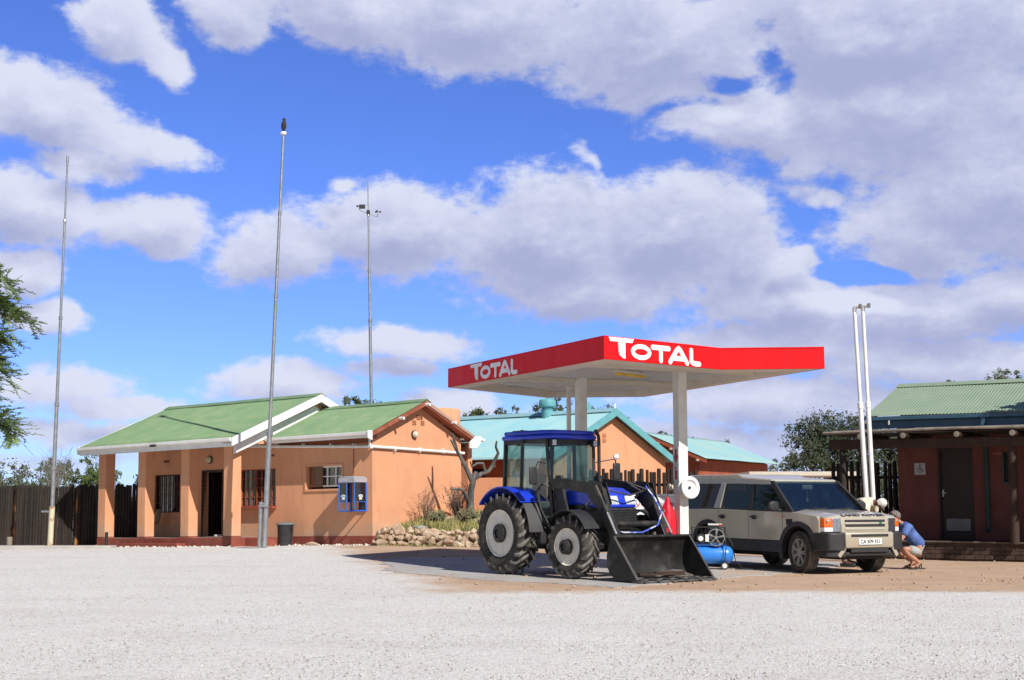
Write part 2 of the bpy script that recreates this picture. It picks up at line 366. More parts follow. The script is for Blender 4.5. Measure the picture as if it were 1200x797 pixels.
def corr(p00, p10, p01, p11, pitch=.09, amp=.011, rows=10):
    """corrugated sheet between eave (p00-p10) and ridge (p01-p11); waves run up the slope"""
    p00, p10, p01, p11 = map(Vector, (p00, p10, p01, p11)); nrm = (p10-p00).cross(p01-p00).normalized()
    if nrm.z < 0: nrm = -nrm
    L = (p10-p00).length; nu = int(L/pitch*6); mb = MB()
    def fn(u, v):
        p = (p00*(1-u)+p10*u)*(1-v)+(p01*(1-u)+p11*u)*v
        return p+nrm*(amp*math.sin(2*math.pi*u*L/pitch)+.004*math.sin(v*9+u*5)+.004*math.sin(u*L*1.9))
    return mb.grid(fn, nu, rows)
# ================================================================== ground
HO_ = Vector((-8.074, 39.397)); HU = Vector((math.cos(R(-36)), math.sin(R(-36)))); HV = Vector((-HU.y, HU.x))
def sst(x, a, b):
    t = min(1, max(0, (x-a)/(b-a))); return t*t*(3-2*t)
def gz(x, y):
    u = (x-HO_.x)*HU.x+(y-HO_.y)*HU.y
    t = max(-.15, min(.10, .021*u))*sst(y, 31, 38.5)
    return t*(1-sst(x, -2.5, 1.5))
def far_bumps(x, y):
    d = max(0, math.hypot(x, y)-70); return min(2.2, d*.006)*(.5+.5*math.sin(x*.013+1)*math.cos(y*.017))
gm = bpy.data.materials.new('gravel_and_sand'); gm.use_nodes = True; t_ = gm.node_tree; t_.nodes.clear(); N = NT(t_)
tcg = N.n('ShaderNodeTexCoord').outputs['Object']; sp = N.n('ShaderNodeSeparateXYZ', {0: tcg}); gx, gy = sp.outputs[0], sp.outputs[1]
nb = N.m('MULTIPLY', N.m('SUBTRACT', N.noise(tcg, .55, 5, .6), .5), 2.4)
nb2 = N.m('MULTIPLY', N.m('SUBTRACT', N.noise(tcg, 2.2, 4, .6), .5), .9)
e1 = N.m('SUBTRACT', 20.7, gy)                                   # near yard
lx = N.m('SUBTRACT', -1.0, N.m('MULTIPLY', N.m('SUBTRACT', gy, 21.), .235))
e2 = N.m('SUBTRACT', lx, gx)                                     # left yard
e = N.m('ADD', N.m('MAXIMUM', e1, e2), N.m('ADD', N.m('MULTIPLY', nb, .8), nb2))
ym = N.m('SUBTRACT', 42.6, N.m('MULTIPLY', N.m('ADD', gx, 14.), .0))
gmask = N.m('MULTIPLY', N.ss(e, -.7, .6), N.ss(N.m('ADD', N.m('SUBTRACT', ym, gy), nb2), -.3, .3))
g1 = N.noise(tcg, 38., 4, .7); g2 = N.noise(tcg, 130., 2, .7); g3 = N.noise(tcg, .8, 5, .6)
vo = N.n('ShaderNodeTexVoronoi', {'Vector': tcg, 'Scale': 42.}); vcol = N.n('ShaderNodeSeparateColor', {0: vo.outputs['Color']}).outputs[0]
gcol = N.mix(N.ss(g1, .3, .7), (.585, .565, .54), (.715, .695, .67))
gcol = N.mix(N.m('MULTIPLY', N.ss(g3, .42, .68), .35), gcol, (.60, .56, .51))
trk = N.noise(N.vm('ADD', N.vm('MULTIPLY', tcg, (.16, .6, 1)), (0, 4, 0)), 1.3, 5, .65)
gcol = N.mix(N.m('MULTIPLY', N.ss(trk, .5, .68), .42), gcol, (.54, .51, .465))
gcol = N.mix(N.m('MULTIPLY', N.ss(vcol, .86, .93), .5), gcol, (.27, .24, .21))
gcol = N.mix(N.m('MULTIPLY', N.ss(vcol, .20, .1), .6), gcol, (.76, .745, .72))
scol = N.mix(N.ss(N.noise(tcg, .9, 6, .6), .35, .65), (.49, .345, .245), (.42, .29, .20))
scol = N.mix(N.m('MULTIPLY', N.ss(N.noise(tcg, 14., 5, .7), .5, .75), .5), scol, (.60, .50, .40))
scol = N.mix(N.m('MULTIPLY', N.ss(N.noise(tcg, 60., 3, .7), .58, .7), .45), scol, (.20, .14, .10))
dist = N.vm('LENGTH', tcg)
scol = N.mix(N.ss(dist, 55., 160.), scol, N.mix(N.ss(N.noise(tcg, .12, 6, .7), .42, .55), (.30, .22, .13), (.10, .12, .06)))
gc = N.mix(gmask, scol, gcol)
bs = N.n('ShaderNodeBsdfPrincipled', {'Base Color': gc, 'Roughness': .95, 'Specular IOR Level': .2})
hh = N.m('ADD', N.m('MULTIPLY', vo.outputs['Distance'], -.9), N.m('MULTIPLY', g2, .5))
hh = N.m('ADD', N.m('MULTIPLY', hh, N.m('ADD', N.m('MULTIPLY', gmask, .75), .25)), N.m('MULTIPLY', N.noise(tcg, 5., 4), 1.8))
bn = N.n('ShaderNodeBump', {'Height': hh, 'Strength': .8, 'Distance': .012}); N.l.new(bn.outputs[0], bs.inputs['Normal'])
oo = N.n('ShaderNodeOutputMaterial'); N.l.new(bs.outputs[0], oo.inputs[0])
xs = [-2500, -1200, -600, -300, -160, -100, -70, -50, -40]+[-34+i*.5 for i in range(137)]+[40, 50, 70, 100, 160, 300, 600, 1200, 2500]
ys = [-300, -100, -40, -15, 0]+[4+i*.5 for i in range(113)]+[64, 72, 85, 105, 140, 200, 300, 500, 900, 1600, 3000]
mb = MB()
for x in xs:
    for y in ys:
        n_ = .012*math.sin(x*1.7+y*.9)*math.cos(y*1.3-x*.6)+.008*math.sin(x*4.1)*math.sin(y*3.3) if 4 < y < 60 and math.hypot(x-1.6, y-28) > 8.6 else 0
        mb.v.append((x, y, gz(x, y)+n_+far_bumps(x, y)-.012))
ny = len(ys); mb.f = [(i*ny+j, (i+1)*ny+j, (i+1)*ny+j+1, i*ny+j+1) for i in range(len(xs)-1) for j in range(ny-1)]; mb.mi = [0]*len(mb.f)
tag(mb.build('ground', gm, smooth=80), kind='structure')

# concrete apron below the canopy, dusted with sand at its rim
am = bpy.data.materials.new('dusty_apron_concrete'); am.use_nodes = True; t_ = am.node_tree; t_.nodes.clear(); N = NT(t_)
tcg = N.n('ShaderNodeTexCoord').outputs['Object']
c_ = N.mix(N.ss(N.noise(tcg, 1.3, 6, .6), .35, .65), (.42, .405, .385), (.35, .335, .32))
c_ = N.mix(N.m('MULTIPLY', N.ss(N.noise(tcg, .55, 6, .65), .50, .66), .85), c_, (.47, .345, .25))
c_ = N.mix(N.m('MULTIPLY', N.ss(N.noise(N.vm('ADD', tcg, (3, 9, 1)), .9, 5, .6), .60, .72), .5), c_, (.10, .09, .085))
b_ = N.n('ShaderNodeBsdfPrincipled', {'Base Color': c_, 'Roughness': .85}); bn = N.n('ShaderNodeBump', {'Height': N.noise(tcg, 30., 4, .6), 'Distance': .006})
N.l.new(bn.outputs[0], b_.inputs['Normal']); oo = N.n('ShaderNodeOutputMaterial'); N.l.new(b_.outputs[0], oo.inputs[0])
ap = [(1.5, 21.5), (-2.3, 26.0), (-2.9, 31.5), (-.5, 35), (5.2, 34.5), (7.4, 29.5), (5.3, 25.9)]
pts = []
for i in range(len(ap)):
    a = Vector(ap[i]); b = Vector(ap[(i+1) % len(ap)]); k = max(2, int((b-a).length/.18))
    for j in range(k):
        p = a.lerp(b, j/k); w = .11*math.sin(p.x*5.3+p.y*3.1)+.07*math.sin(p.x*13+p.y*9)+rnd.uniform(-.05, .05); d = (b-a).normalized()
        pts.append((p.x-d.y*w, p.y+d.x*w))
mb = MB(); mb.ext(pts, 'z', -.05, -.004); tag(mb.build('forecourt', am, smooth=0), kind='structure')

# loose gravel: many small angular stones, densest near the viewer
def stones(name, n, seed, area, smin, smax, m, label=None):
    g = np.random.default_rng(seed)
    base = np.array([(1,0,0),(-1,0,0),(0,1,0),(0,-1,0),(0,0,1),(0,0,-1)], float)
    fc = np.array([(0,2,4),(2,1,4),(1,3,4),(3,0,4),(2,0,5),(1,2,5),(3,1,5),(0,3,5)])
    pos = area(g, n); n = len(pos)
    s = smin*(smax/smin)**(g.random(n)**3.2)
    v = base[None]*(.6+.8*g.random((n, 6, 1))); v = v+g.normal(0, .18, (n, 6, 3))
    v[:, :, 2] *= .65; a = g.random(n)*6.28; ca, sa = np.cos(a)[:, None], np.sin(a)[:, None]
    x = v[:, :, 0]*ca-v[:, :, 1]*sa; y = v[:, :, 0]*sa+v[:, :, 1]*ca
    v = np.stack([x, y, v[:, :, 2]], -1)*s[:, None, None]
    z0 = np.array([gz(px, py) for px, py in pos])
    v += np.concatenate([pos, (z0+s*.12-.008)[:, None]], 1)[:, None, :]
    f = (fc[None]+np.arange(n)[:, None, None]*6).reshape(-1, 3)
    me = bpy.data.meshes.new(name); me.vertices.add(n*6); me.vertices.foreach_set('co', v.reshape(-1).astype(np.float32))
    me.loops.add(len(f)*3); me.loops.foreach_set('vertex_index', f.reshape(-1).astype(np.int32)); me.polygons.add(len(f))
    me.polygons.foreach_set('loop_start', np.arange(0, len(f)*3, 3, dtype=np.int32)); me.update(calc_edges=True)
    me.materials.append(m); o = bpy.data.objects.new(name, me); COL.objects.link(o); return tag(o, label, kind='stuff')
def in_yard(p):
    x, y = p[:, 0], p[:, 1]; w = .5*np.sin(x*1.1+y*.7)+.3*np.sin(x*3.1)*np.sin(y*2.3)
    return (20.7-y+w > 0) | ((-1.0-(y-21)*.235-x+w > 0) & (y < 41))
def area_yard(g, n):
    y = 1/(g.random(n)*(1/8.5-1/41)+1/41); x = (g.random(n)*2-1)*y*.42; p = np.stack([x, y], 1); p = p[in_yard(p)]
    q = (p-np.array(HO_)); u = q@np.array(HU); v = q@np.array(HV)
    return p[~((u > -6.2) & (u < 4.1) & (v > -.1))]
gstone = mat('gravel_stone', (.60, .58, .55), (.40, .37, .33), 7, .9, lo=.42, hi=.6, dirt=(.26, .22, .19, .8), dscale=5)
stones('gravel', 36000, 3, area_yard, .004, .015, gstone, 'pale grey crushed gravel scattered over the yard')
def area_sand(g, n):
    n = n*2//3
    y = 20.5+g.random(n)**1.3*17; x = (g.random(n)*2-1)*y*.42; p = np.stack([x, y], 1); return p[~in_yard(p)]
stones('sand_pebbles', 3000, 9, area_sand, .008, .05, rock, 'loose pale pebbles on the sandy forecourt')
def area_wallfoot(g, n):
    u = -6.3+g.random(n)*10.6; v = np.where(u < .3, -.12-g.random(n)**2*.5, 1.5-g.random(n)**2*.6)
    return np.stack([HO_.x+HU.x*u+HV.x*v, HO_.y+HU.y*u+HV.y*v], 1)
stones('kerb_pebbles', 700, 5, area_wallfoot, .02, .07, mat('white_stone', (.66, .62, .57), (.5, .45, .4), 5, .9), 'white pebbles piled along the foot of the orange house')

# ================================================================== the orange house with green roofs
HR = (0, -.021, R(-36))
def cut_wall(mb, u0, u1, z0, z1, v0, v1, holes):
    """wall slab along u with rectangular openings (ua, ub, za, zb)"""
    holes = sorted(holes); x = u0
    for a, b, c, d in holes:
        if a > x: mb.box(x, a, v0, v1, z0, z1)
        if c > z0: mb.box(a, b, v0, v1, z0, c)
        if d < z1: mb.box(a, b, v0, v1, d, z1)
        x = b
    if x < u1: mb.box(x, u1, v0, v1, z0, z1)
def window(parent, u0, u1, z0, z1, v, cols, rows, fm, thick=.035, curt=True, t2=None, depth=.12):
    mb = MB(); w = thick
    for i in range(cols+1):
        x = u0+(u1-u0)*i/cols; k = w if i in (0, cols) else w*.6; a = max(u0, x-k/2); b = min(u1, x+k/2)
        if i == 0: a, b = u0, u0+k
        if i == cols: a, b = u1-k, u1
        mb.box(a, b, v, v+.04, z0, z1)
    for j in range(rows+1):
        z = z0+(z1-z0)*j/rows; k = w if j in (0, rows) else w*.6; a, b = z-k/2, z+k/2
        if j == 0: a, b = z0, z0+k
        if j == rows: a, b = z1-k, z1
        mb.box(u0+.002, u1-.002, v+.003, v+.037, a, b)
    fr = mb.build('window', fm, parent, smooth=0)
    MB().box(u0+.01, u1-.01, v+.05, v+.056, z0+.01, z1-.01).build('pane', gl_win, fr, smooth=0)
    if curt:
        c = MB(); nf = int((u1-u0)*60)
        c.grid(lambda a, b: (u0+(u1-u0)*a, v+depth+.02*math.sin(a*nf)+.01*math.sin(a*nf*.37+b), z0+(z1-z0)*b), nf, 3); c.build('curtain', curtain, fr, solid=.004)
    return fr
H = empty('orange_house', (HO_.x, HO_.y, 0), rot=HR)
tag(H, 'orange plastered house with green corrugated roofs and a pillared veranda', 'house')
mb = MB(); mb.box(-6.12, 0, 0, 1.6, -.3, .25); mb.box(0, .9, .55, 1.6, -.3, .22)
mb.box(-4.7, -1.95, -.35, 0, -.3, .10)
mb.build('veranda_plinth', wall_red, H, bevel=.01)
MB().box(-6.05, -.05, .05, 1.597, .2, .262).build('veranda_floor', mat('veranda_floor_paint', (.32,.24,.2), None, 2, .6), H, smooth=0)
for u in (-6.12, -4.2, -2.22, -.36):
    p = MB().box(u, u+.36, .02, .38, .25, 2.98).build('pillar', wall_o, H, bevel=.012)
    MB().box(u-.004, u+.364, .014, .384, .262, .30).build('painted_base', wall_red, p, smooth=0)
# walls
mb = MB()
cut_wall(mb, -6.0, 4.0, -.3, 2.98, 1.6, 1.82, [(-5.36, -4.12, 1.02, 2.22), (-3.03, -2.15, -.3, 2.24), (-1.35, .17, 1.14, 2.26), (1.43, 2.84, 1.60, 2.26)])
mb.box(.0, 4.0, 1.62, 1.80, 2.98, 3.16)
mb.ext([(1.82, -.3), (6.2, -.3), (6.2, 3.0), (3.2, 4.3), (1.82, 3.65)], 'x', -6.0, -5.8)
mb.ext([(.3, 2.97), (1.82, 2.97), (1.82, -.3), (6.2, -.3), (6.2, 2.98), (3.2, 4.36), (.3, 3.16)], 'x', 0, .18)
mb.box(-6.0, 4.0, 6.0, 6.2, -.3, 3.0)
mb.ext([(1.82, -.3), (5.65, -.3), (5.65, 3.08), (3.63, 4.02), (1.602, 3.16), (1.602, 2.98), (1.82, 2.98)], 'x', 3.8, 4.0)
mb.box(0, 3.8, 5.4, 5.65, -.3, 3.1)
mb.build('wall', wall_o, H, smooth=0)
# painted red skirting on the wing
mb = MB(); mb.box(.9, 4.006, 1.585, 1.6, -.3, .25); mb.box(4.0, 4.014, 1.585, 2.0, -.3, .25); mb.box(4.0, 4.010, 2.0, 5.65, -.3, .12); mb.build('skirting', wall_red, H, smooth=0)
# darker rust-coloured band below wing eave
mb = MB().box(.3, 3.99, 1.575, 1.6, 2.86, 3.10); mb.build('frieze', mat('rust_frieze', (.30,.09,.045), None, 2, .8), H, smooth=0)
window(H, -5.36, -4.12, 1.02, 2.22, 1.66, 6, 4, mat('brown_frame_paint', (.08,.03,.02), None, 4, .6))
w2 = window(H, -1.35, .17, 1.14, 2.26, 1.64, 7, 4, mat('rust_frame_paint', (.26,.06,.03), None, 4, .6), thick=.032, depth=.22)
mb = MB()
for i, (u, hgt) in enumerate([(-1.22, .3), (-1.0, .42), (-.93, .55), (-.80, .6), (-.68, .5), (-.6, .62), (-.44, .4), (-.35, .62), (-.28, .66), (-.02, .35)]):
    mb.box(u, u+.055, 1.71+.02*(i % 2), 1.78, 1.15, 1.15+hgt)
mb.build('white_bottles', mat('pale_goods', (.62,.63,.6), (.4,.4,.4), 20, .6), w2)
w3 = window(H, 1.50, 2.84, 1.66, 2.26, 1.70, 4, 2, white, thick=.045, depth=.08)
MB().box(1.50, 2.0, 1.685, 1.699, 1.66, 2.26).build('burglar_mesh', glass('dusty_mesh', (.7,.45,.4)), w3, smooth=0)
mb = MB(); mb.box(-1.45, .2, 1.42, 1.6, 1.07, 1.14); mb.build('window_sill', mat('rust_sill', (.30,.07,.035), None, 4, .6), H, bevel=.006)
mb = MB(); mb.box(1.38, 2.9, 1.565, 1.6, 1.54, 1.60); mb.box(1.38, 1.43, 1.57, 1.6, 1.60, 2.30); mb.box(1.38, 2.9, 1.57, 1.6, 2.26, 2.31); mb.box(2.85, 2.9, 1.57, 1.6, 1.60, 2.26); mb.build('window_surround', wall_o, H, smooth=0)
# door: open leaf inside a dark shop
mb = MB(); mb.box(-3.08, -3.03, 1.57, 1.75, .25, 2.29); mb.box(-2.15, -2.10, 1.57, 1.75, .25, 2.29); mb.box(-3.08, -2.10, 1.571, 1.749, 2.24, 2.30)
dr = mb.build('door_frame', doorm, H, smooth=0)
MB().box(-2.98, -2.94, 1.9, 2.7, .25, 2.2).build('door_leaf', doorm, dr, smooth=0)
mb = MB(); mb.box(-2.6, -2.2, 2.2, 2.25, .3, .9); mb.tube([(-2.55, 2.1, .26), (-2.55, 2.1, 1.5)], .02); mb.build('shop_counter', interior, dr)
mb = MB(); mb.lathe([(.0, 0), (.09, 0), (.10, .05), (.0, .06)], (-2.55, 1.75, .26), n=12); mb.lathe([(.0, 0), (.08, 0), (.09, .05), (.0, .06)], (-2.32, 1.72, .26), n=12); mb.each('bowl', white, dr)
MB().box(-5.8, -.5, 2.9, 2.95, .25, 2.9).build('inner_partition', interior, H, smooth=0)
MB().box(0, 3.8, 2.9, 2.95, .25, 2.9).build('inner_partition', interior, H, smooth=0)
MB().box(-5.98, 3.9, 1.83, 6.0, 2.86, 2.9).build('ceiling_board', interior, H, smooth=0)
# lamps
def bulkhead(parent, c, n, r=.10, name='wall_lamp', gm_=None):
    n = Vector(n); c = Vector(c); mb = MB(); mb.lathe([(0, 0), (r, 0), (r, .05), (0, .05)], c, n, 20); o = mb.build(name, blackp, parent)
    mb = MB(); mb.lathe([(r*.85, .05), (r*.82, .09), (r*.55, .13), (0, .145)], c, n, 20); mb.build('glass_dome', gm_ or mat('lamp_diffuser', (.6,.58,.45), None, 5, .35), o); return o
bulkhead(H, (-2.72, 1.6, 2.62), (0, -1, 0), .12)
bulkhead(H, (4.0, 3.42, 3.15), (1, 0, 0), .12)
mb = MB(); mb.box(-4.9, -4.65, 1.585, 1.6, 2.60, 2.68); mb.box(-.05, .1, 1.585, 1.6, 2.62, 2.68); mb.each('air_vent', wall_dk, H, smooth=0)
mb = MB()
for v, z in ((3.63, 3.66), (3.44, 3.50), (3.82, 3.50)):
    mb = MB(); mb.box(4.0, 4.012, v-.085, v+.085, z-.07, z+.07)
    for i in range(3):
        for j in range(3): mb.box(4.010, 4.016, v-.06+.05*i-.012, v-.06+.05*i+.012, z-.05+.045*j-.012, z-.05+.045*j+.012, mi=1)
    mb.build('gable_vent', [mat('vent_brick', (.42,.17,.08), None, 8, .9), wall_dk], H, smooth=0)
# veranda ceiling and beam
mb = MB(); mb.ext([(-.42, 2.99), (1.6, 2.99), (1.6, 3.02), (-.42, 3.02)], 'x', -6.3, .17); mb.build('veranda_ceiling', grey_w, H, smooth=0)
# main roof
roof = corr((-6.6, -.36, 3.105), (.48, -.36, 3.105), (-6.6, 3.2, 4.54), (.48, 3.2, 4.54)).build('roof', roof_g, H, solid=.004)
rb_ = corr((.48, 6.95, 3.03), (-6.6, 6.95, 3.03), (.48, 3.2, 4.54), (-6.6, 3.2, 4.54)).build('rear_slope', roof_g, roof, solid=.004)
mb = MB(); mb.ext([(2.98, 4.475), (3.2, 4.575), (3.42, 4.475), (3.42, 4.49), (3.2, 4.592), (2.98, 4.49)], 'x', -6.62, .5); mb.build('ridge_cap', roof_g, roof, smooth=0)
def rake(u0, u1, v0, z0, v1, z1, hgt):
    mb = MB(); dz = hgt; mb.ext([(v0, z0-dz), (v1, z1-dz), (v1, z1), (v0, z0)], 'x', u0, u1); return mb
mb = rake(.46, .50, -.44, 3.09, 3.2, 4.555, .24); mb.ext([(3.2, 4.555), (7.0, 3.02), (7.0, 2.78), (3.2, 4.315)], 'x', .46, .50)
mb.ext([(-.44, 3.09), (3.2, 4.555), (3.2, 4.315), (-.44, 2.85)], 'x', -6.63, -6.59); mb.ext([(3.2, 4.555), (7.0, 3.02), (7.0, 2.78), (3.2, 4.315)], 'x', -6.63, -6.59); mb.each('bargeboard', white, roof, bevel=.004)
mb = MB(); mb.ext([(-.4, 2.93), (3.2, 4.38), (3.2, 4.40), (-.4, 2.95)], 'x', .0, .457); mb.ext([(3.2, 4.38), (6.8, 2.93), (6.8, 2.95), (3.2, 4.40)], 'x', .0, .457); mb.each('soffit_board', grey_w, roof, smooth=0)
mb = MB(); mb.ext([(-.1, 2.64), (3.2, 3.93), (3.2, 4.20), (-.1, 2.91)], 'x', .182, .21); mb.ext([(3.2, 3.93), (5.8, 2.9), (5.8, 3.17), (3.2, 4.20)], 'x', .182, .21); mb.each('wall_trim', white, roof, smooth=0)
def gutter(mb, u0, u1, v, z, s=.11, side=-1):
    a = [(v, z), (v+side*s, z), (v+side*s, z-.015), (v+side*s*.95, z-s*.75), (v+side*s*.5, z-s), (v, z-s)]
    mb.ext(a, 'x', u0, u1)
mb = MB(); gutter(mb, -6.58, .44, -.37, 3.095, .12); gu = mb.build('gutter', white, H, bevel=.01)
mb = MB(); mb.box(-6.58, .44, -.365, -.34, 2.84, 3.06); mb.build('fascia', white, H, smooth=0)
mb = MB(); mb.box(-2.95, -2.75, -.58, -.49, 2.96, 3.03); mb.build('floodlight', blackp, gu, bevel=.01)
# wing roof
wr = corr((.215, 1.18, 3.13), (4.32, 1.18, 3.13), (.215, 3.63, 4.15), (4.32, 3.63, 4.15)).build('roof', roof_g, H, solid=.004)
corr((4.32, 6.08, 3.13), (-.1, 6.08, 3.13), (4.32, 3.63, 4.15), (-.1, 3.63, 4.15)).build('rear_slope', roof_g, wr, solid=.004)
mb = MB(); mb.ext([(3.42, 4.085), (3.63, 4.18), (3.84, 4.085), (3.84, 4.10), (3.63, 4.197), (3.42, 4.10)], 'x', .215, 4.34); mb.build('ridge_cap', roof_g, wr, smooth=0)
bargeb = mat('rusty_bargeboard_paint', (.24,.065,.035), (.3,.1,.06), 3, .7); bargel = mat('dusty_brown_trim', (.42,.26,.2), None, 3, .7)
mb = MB(); mb.ext([(1.2, 3.11), (3.63, 4.125), (3.63, 3.99), (1.2, 2.98)], 'x', 4.02, 4.30); mb.ext([(3.63, 4.125), (6.06, 3.11), (6.06, 2.98), (3.63, 3.99)], 'x', 4.02, 4.30); mb.each('verge_soffit', bargeb, wr, smooth=0)
mb = MB(); mb.ext([(3.63, 4.15), (6.12, 3.11), (6.12, 3.03), (3.63, 4.04)], 'x', 4.302, 4.33); mb.build('verge_trim', bargel, wr, smooth=0)
mb = MB()
for v, z in ((3.63, 4.04), (2.45, 3.58), (4.85, 3.56)): mb.tube([(3.9, v, z-.02), (4.46, v, z-.02)], .045, 10)
mb.each('purlin_end', white, wr)
mb = MB(); gutter(mb, .25, 4.34, 1.17, 3.14, .12); mb.box(.25, 4.32, 1.17, 1.19, 2.97, 3.12); mb.ext([(1.02, 2.96), (1.02, 3.17), (1.22, 3.17), (1.22, 2.90), (1.16, 2.90)], 'x', 4.34, 4.36)
gutter(mb, .05, 4.34, 6.10, 3.14, .12, 1); mb.ext([(6.0, 2.80), (6.22, 3.0), (6.26, 3.17), (5.95, 3.17), (5.66, 2.98), (5.66, 2.8)], 'x', 4.30, 4.36); mb.lathe([(.05, 0), (.05, .1)], (4.36, 6.24, 3.06), 'x', 12); mb.build('gutter', white, H, bevel=.008)
mb = MB(); mb.tube([(-1.1, 1.5, 2.96), (4.05, 1.5, 2.74)], .045, 10); mb.tube([(4.06, 1.5, 2.74), (4.06, 5.72, 2.66)], .045, 10); mb.lathe([(.055, -.05), (.055, .05)], (4.06, 1.5, 2.74), n=12)
mb.tube([(4.0, 1.3, 3.05), (4.0, 1.5, 2.98), (4.0, 1.5, 2.74)], .04, 10); mb.tube([(-.42, 1.5, 2.93), (-.42, 1.45, 3.15)], .035, 8)
for u in (.3, 1.4, 2.5, 3.4): mb.box(u-.01, u+.01, 1.44, 1.6, 2.86-u*.043, 3.0-u*.043)
for v in (2.5, 3.6, 4.7): mb.box(4.0, 4.115, v-.01, v+.01, 2.63, 2.78)
mb.build('drain_pipe', white, H)
MB().tube([(3.30, 1.585, 2.72), (3.30, 1.585, 1.98)], .011, 6).build('phone_conduit', wall_rb, H)

# rounded tank house behind it
mb = MB(); mb.lathe([(.98, -.2), (.98, 4.18), (.94, 4.24), (0, 4.26)], (-2.66, 44, 0), n=48)
tag(mb.build('tank_tower', wall_o), 'round-cornered orange plastered tower rising behind the small gable', 'tower')
# low garden wall
mb = MB(); mb.bar((-1.6, 42.3, .9), (2.6, 40.6, .9), .22, 2.2); tag(mb.build('garden_wall', wall_o, bevel=.01), 'low orange plastered wall between the gable and the tractor', 'wall')

# ================================================================== lodge with teal roof
M_ = empty('teal_roofed_house', (3.26, 45, 0), -44)
tag(M_, 'orange gabled house with a turquoise corrugated roof behind the tractor', 'house')
mb = MB(); mb.ext([(-2.95, -.3), (2.95, -.3), (2.95, 2.72), (0, 4.16), (-2.95, 2.72)], 'x', -.25, 0)
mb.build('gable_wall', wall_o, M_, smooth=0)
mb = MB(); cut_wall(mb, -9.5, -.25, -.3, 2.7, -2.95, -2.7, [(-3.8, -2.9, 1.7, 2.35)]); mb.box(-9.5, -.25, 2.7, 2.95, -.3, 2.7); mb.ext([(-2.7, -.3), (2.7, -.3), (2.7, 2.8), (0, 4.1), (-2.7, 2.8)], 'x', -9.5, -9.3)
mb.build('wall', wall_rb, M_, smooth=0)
MB().box(-3.8, -2.9, -2.72, -2.70, 1.7, 2.35).build('window', interior, M_, smooth=0)
r_ = corr((-9.8, -3.4, 2.62), (.25, -3.4, 2.62), (-9.8, 0, 4.3), (.25, 0, 4.3), .11, .014).build('roof', roof_t, M_, solid=.004)
corr((.25, 3.4, 2.62), (-9.8, 3.4, 2.62), (.25, 0, 4.3), (-9.8, 0, 4.3), .11, .014).build('rear_slope', roof_t, r_, solid=.004)
mb = MB(); mb.ext([(-.28, 4.20), (0, 4.335), (.28, 4.20), (.28, 4.215), (0, 4.352), (-.28, 4.215)], 'x', -9.8, .27); mb.build('ridge_cap', roof_t, r_, smooth=0)
mb = MB(); mb.ext([(-3.45, 2.62), (0, 4.325), (0, 4.08), (-3.45, 2.38)], 'x', .24, .29); mb.ext([(0, 4.325), (3.45, 2.62), (3.45, 2.38), (0, 4.08)], 'x', .24, .29); mb.each('bargeboard', teal, r_, smooth=0)
mb = MB(); mb.lathe([(.04, -.0), (.03, .12), (0, .16)], (.2, 0, 4.34), n=8); mb.build('finial', white, r_)
mb = MB()
for z in (3.42, 3.26): mb.box(0, .012, -.42, -.24, z-.065, z+.065)
mb.build('gable_vents', mat('vent_brick2', (.42,.17,.08), None, 8, .9), M_, smooth=0)
def roof_vent(parent, u, v, z, s=1.):
    mb = MB(); mb.lathe([(.17*s, -.25*s), (.17*s, .12*s), (.19*s, .14*s), (.13*s, .17*s)], (u, v, z), n=20); o = mb.build('roof_vent', teal, parent)
    mb = MB(); nn = 24
    prof = [(.14*s, .16*s), (.23*s, .22*s), (.25*s, .32*s), (.22*s, .42*s), (.10*s, .48*s), (0, .49*s)]
    mb.lathe(prof, (u, v, z), n=nn); mb2 = MB()
    for k in range(20):
        t = 2*math.pi*k/20; mb2.tube([(u+r*1.02*math.cos(t+h*1.2), v+r*1.02*math.sin(t+h*1.2), z+h) for r, h in prof[:-1]], .009, 4)
    b = mb.build('turbine', teal, o); mb2.build('turbine_fins', teal, b)
def on_roof(px): return px
roof_vent(M_, -2.6, -.25, 4.25, 1.15); roof_vent(M_, -1.45, .35, 4.15, 1.0)

# second teal roofed building, ridge running away
B2 = empty('far_teal_roofed_building', (5.55, 55.0, 0), 63)
tag(B2, 'long rust-red building with a faded turquoise roof running away behind the parked car', 'building')
# local x runs away along the ridge, y to the left
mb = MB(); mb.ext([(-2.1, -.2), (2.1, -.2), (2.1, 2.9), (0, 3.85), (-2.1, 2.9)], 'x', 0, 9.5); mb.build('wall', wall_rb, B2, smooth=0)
r_ = corr((-.6, -2.6, 2.92), (9.6, -2.6, 2.92), (-.6, 0, 4.0), (9.6, 0, 4.0), .15, .016).build('roof', roof_t2, B2, solid=.005)
corr((9.6, 2.6, 2.92), (-.6, 2.6, 2.92), (9.6, 0, 4.0), (-.6, 0, 4.0), .15, .016).build('rear_slope', roof_t2, r_, solid=.005)
mb = MB(); mb.ext([(-2.6, 2.74), (0, 3.82), (0, 3.96), (-2.6, 2.88)], 'x', -.58, -.54); mb.ext([(0, 3.82), (2.6, 2.74), (2.6, 2.88), (0, 3.96)], 'x', -.58, -.54); mb.each('bargeboard', wall_rb, r_, smooth=0)
mb = MB()
for k in range(5): mb.box(-.75, -.5, -2.3+k*.55, -2.24+k*.55, 2.82+k*.228, 2.90+k*.228)
mb.each('purlin_end', mat('pale_purlin', (.5,.4,.33), None, 4, .8), r_)

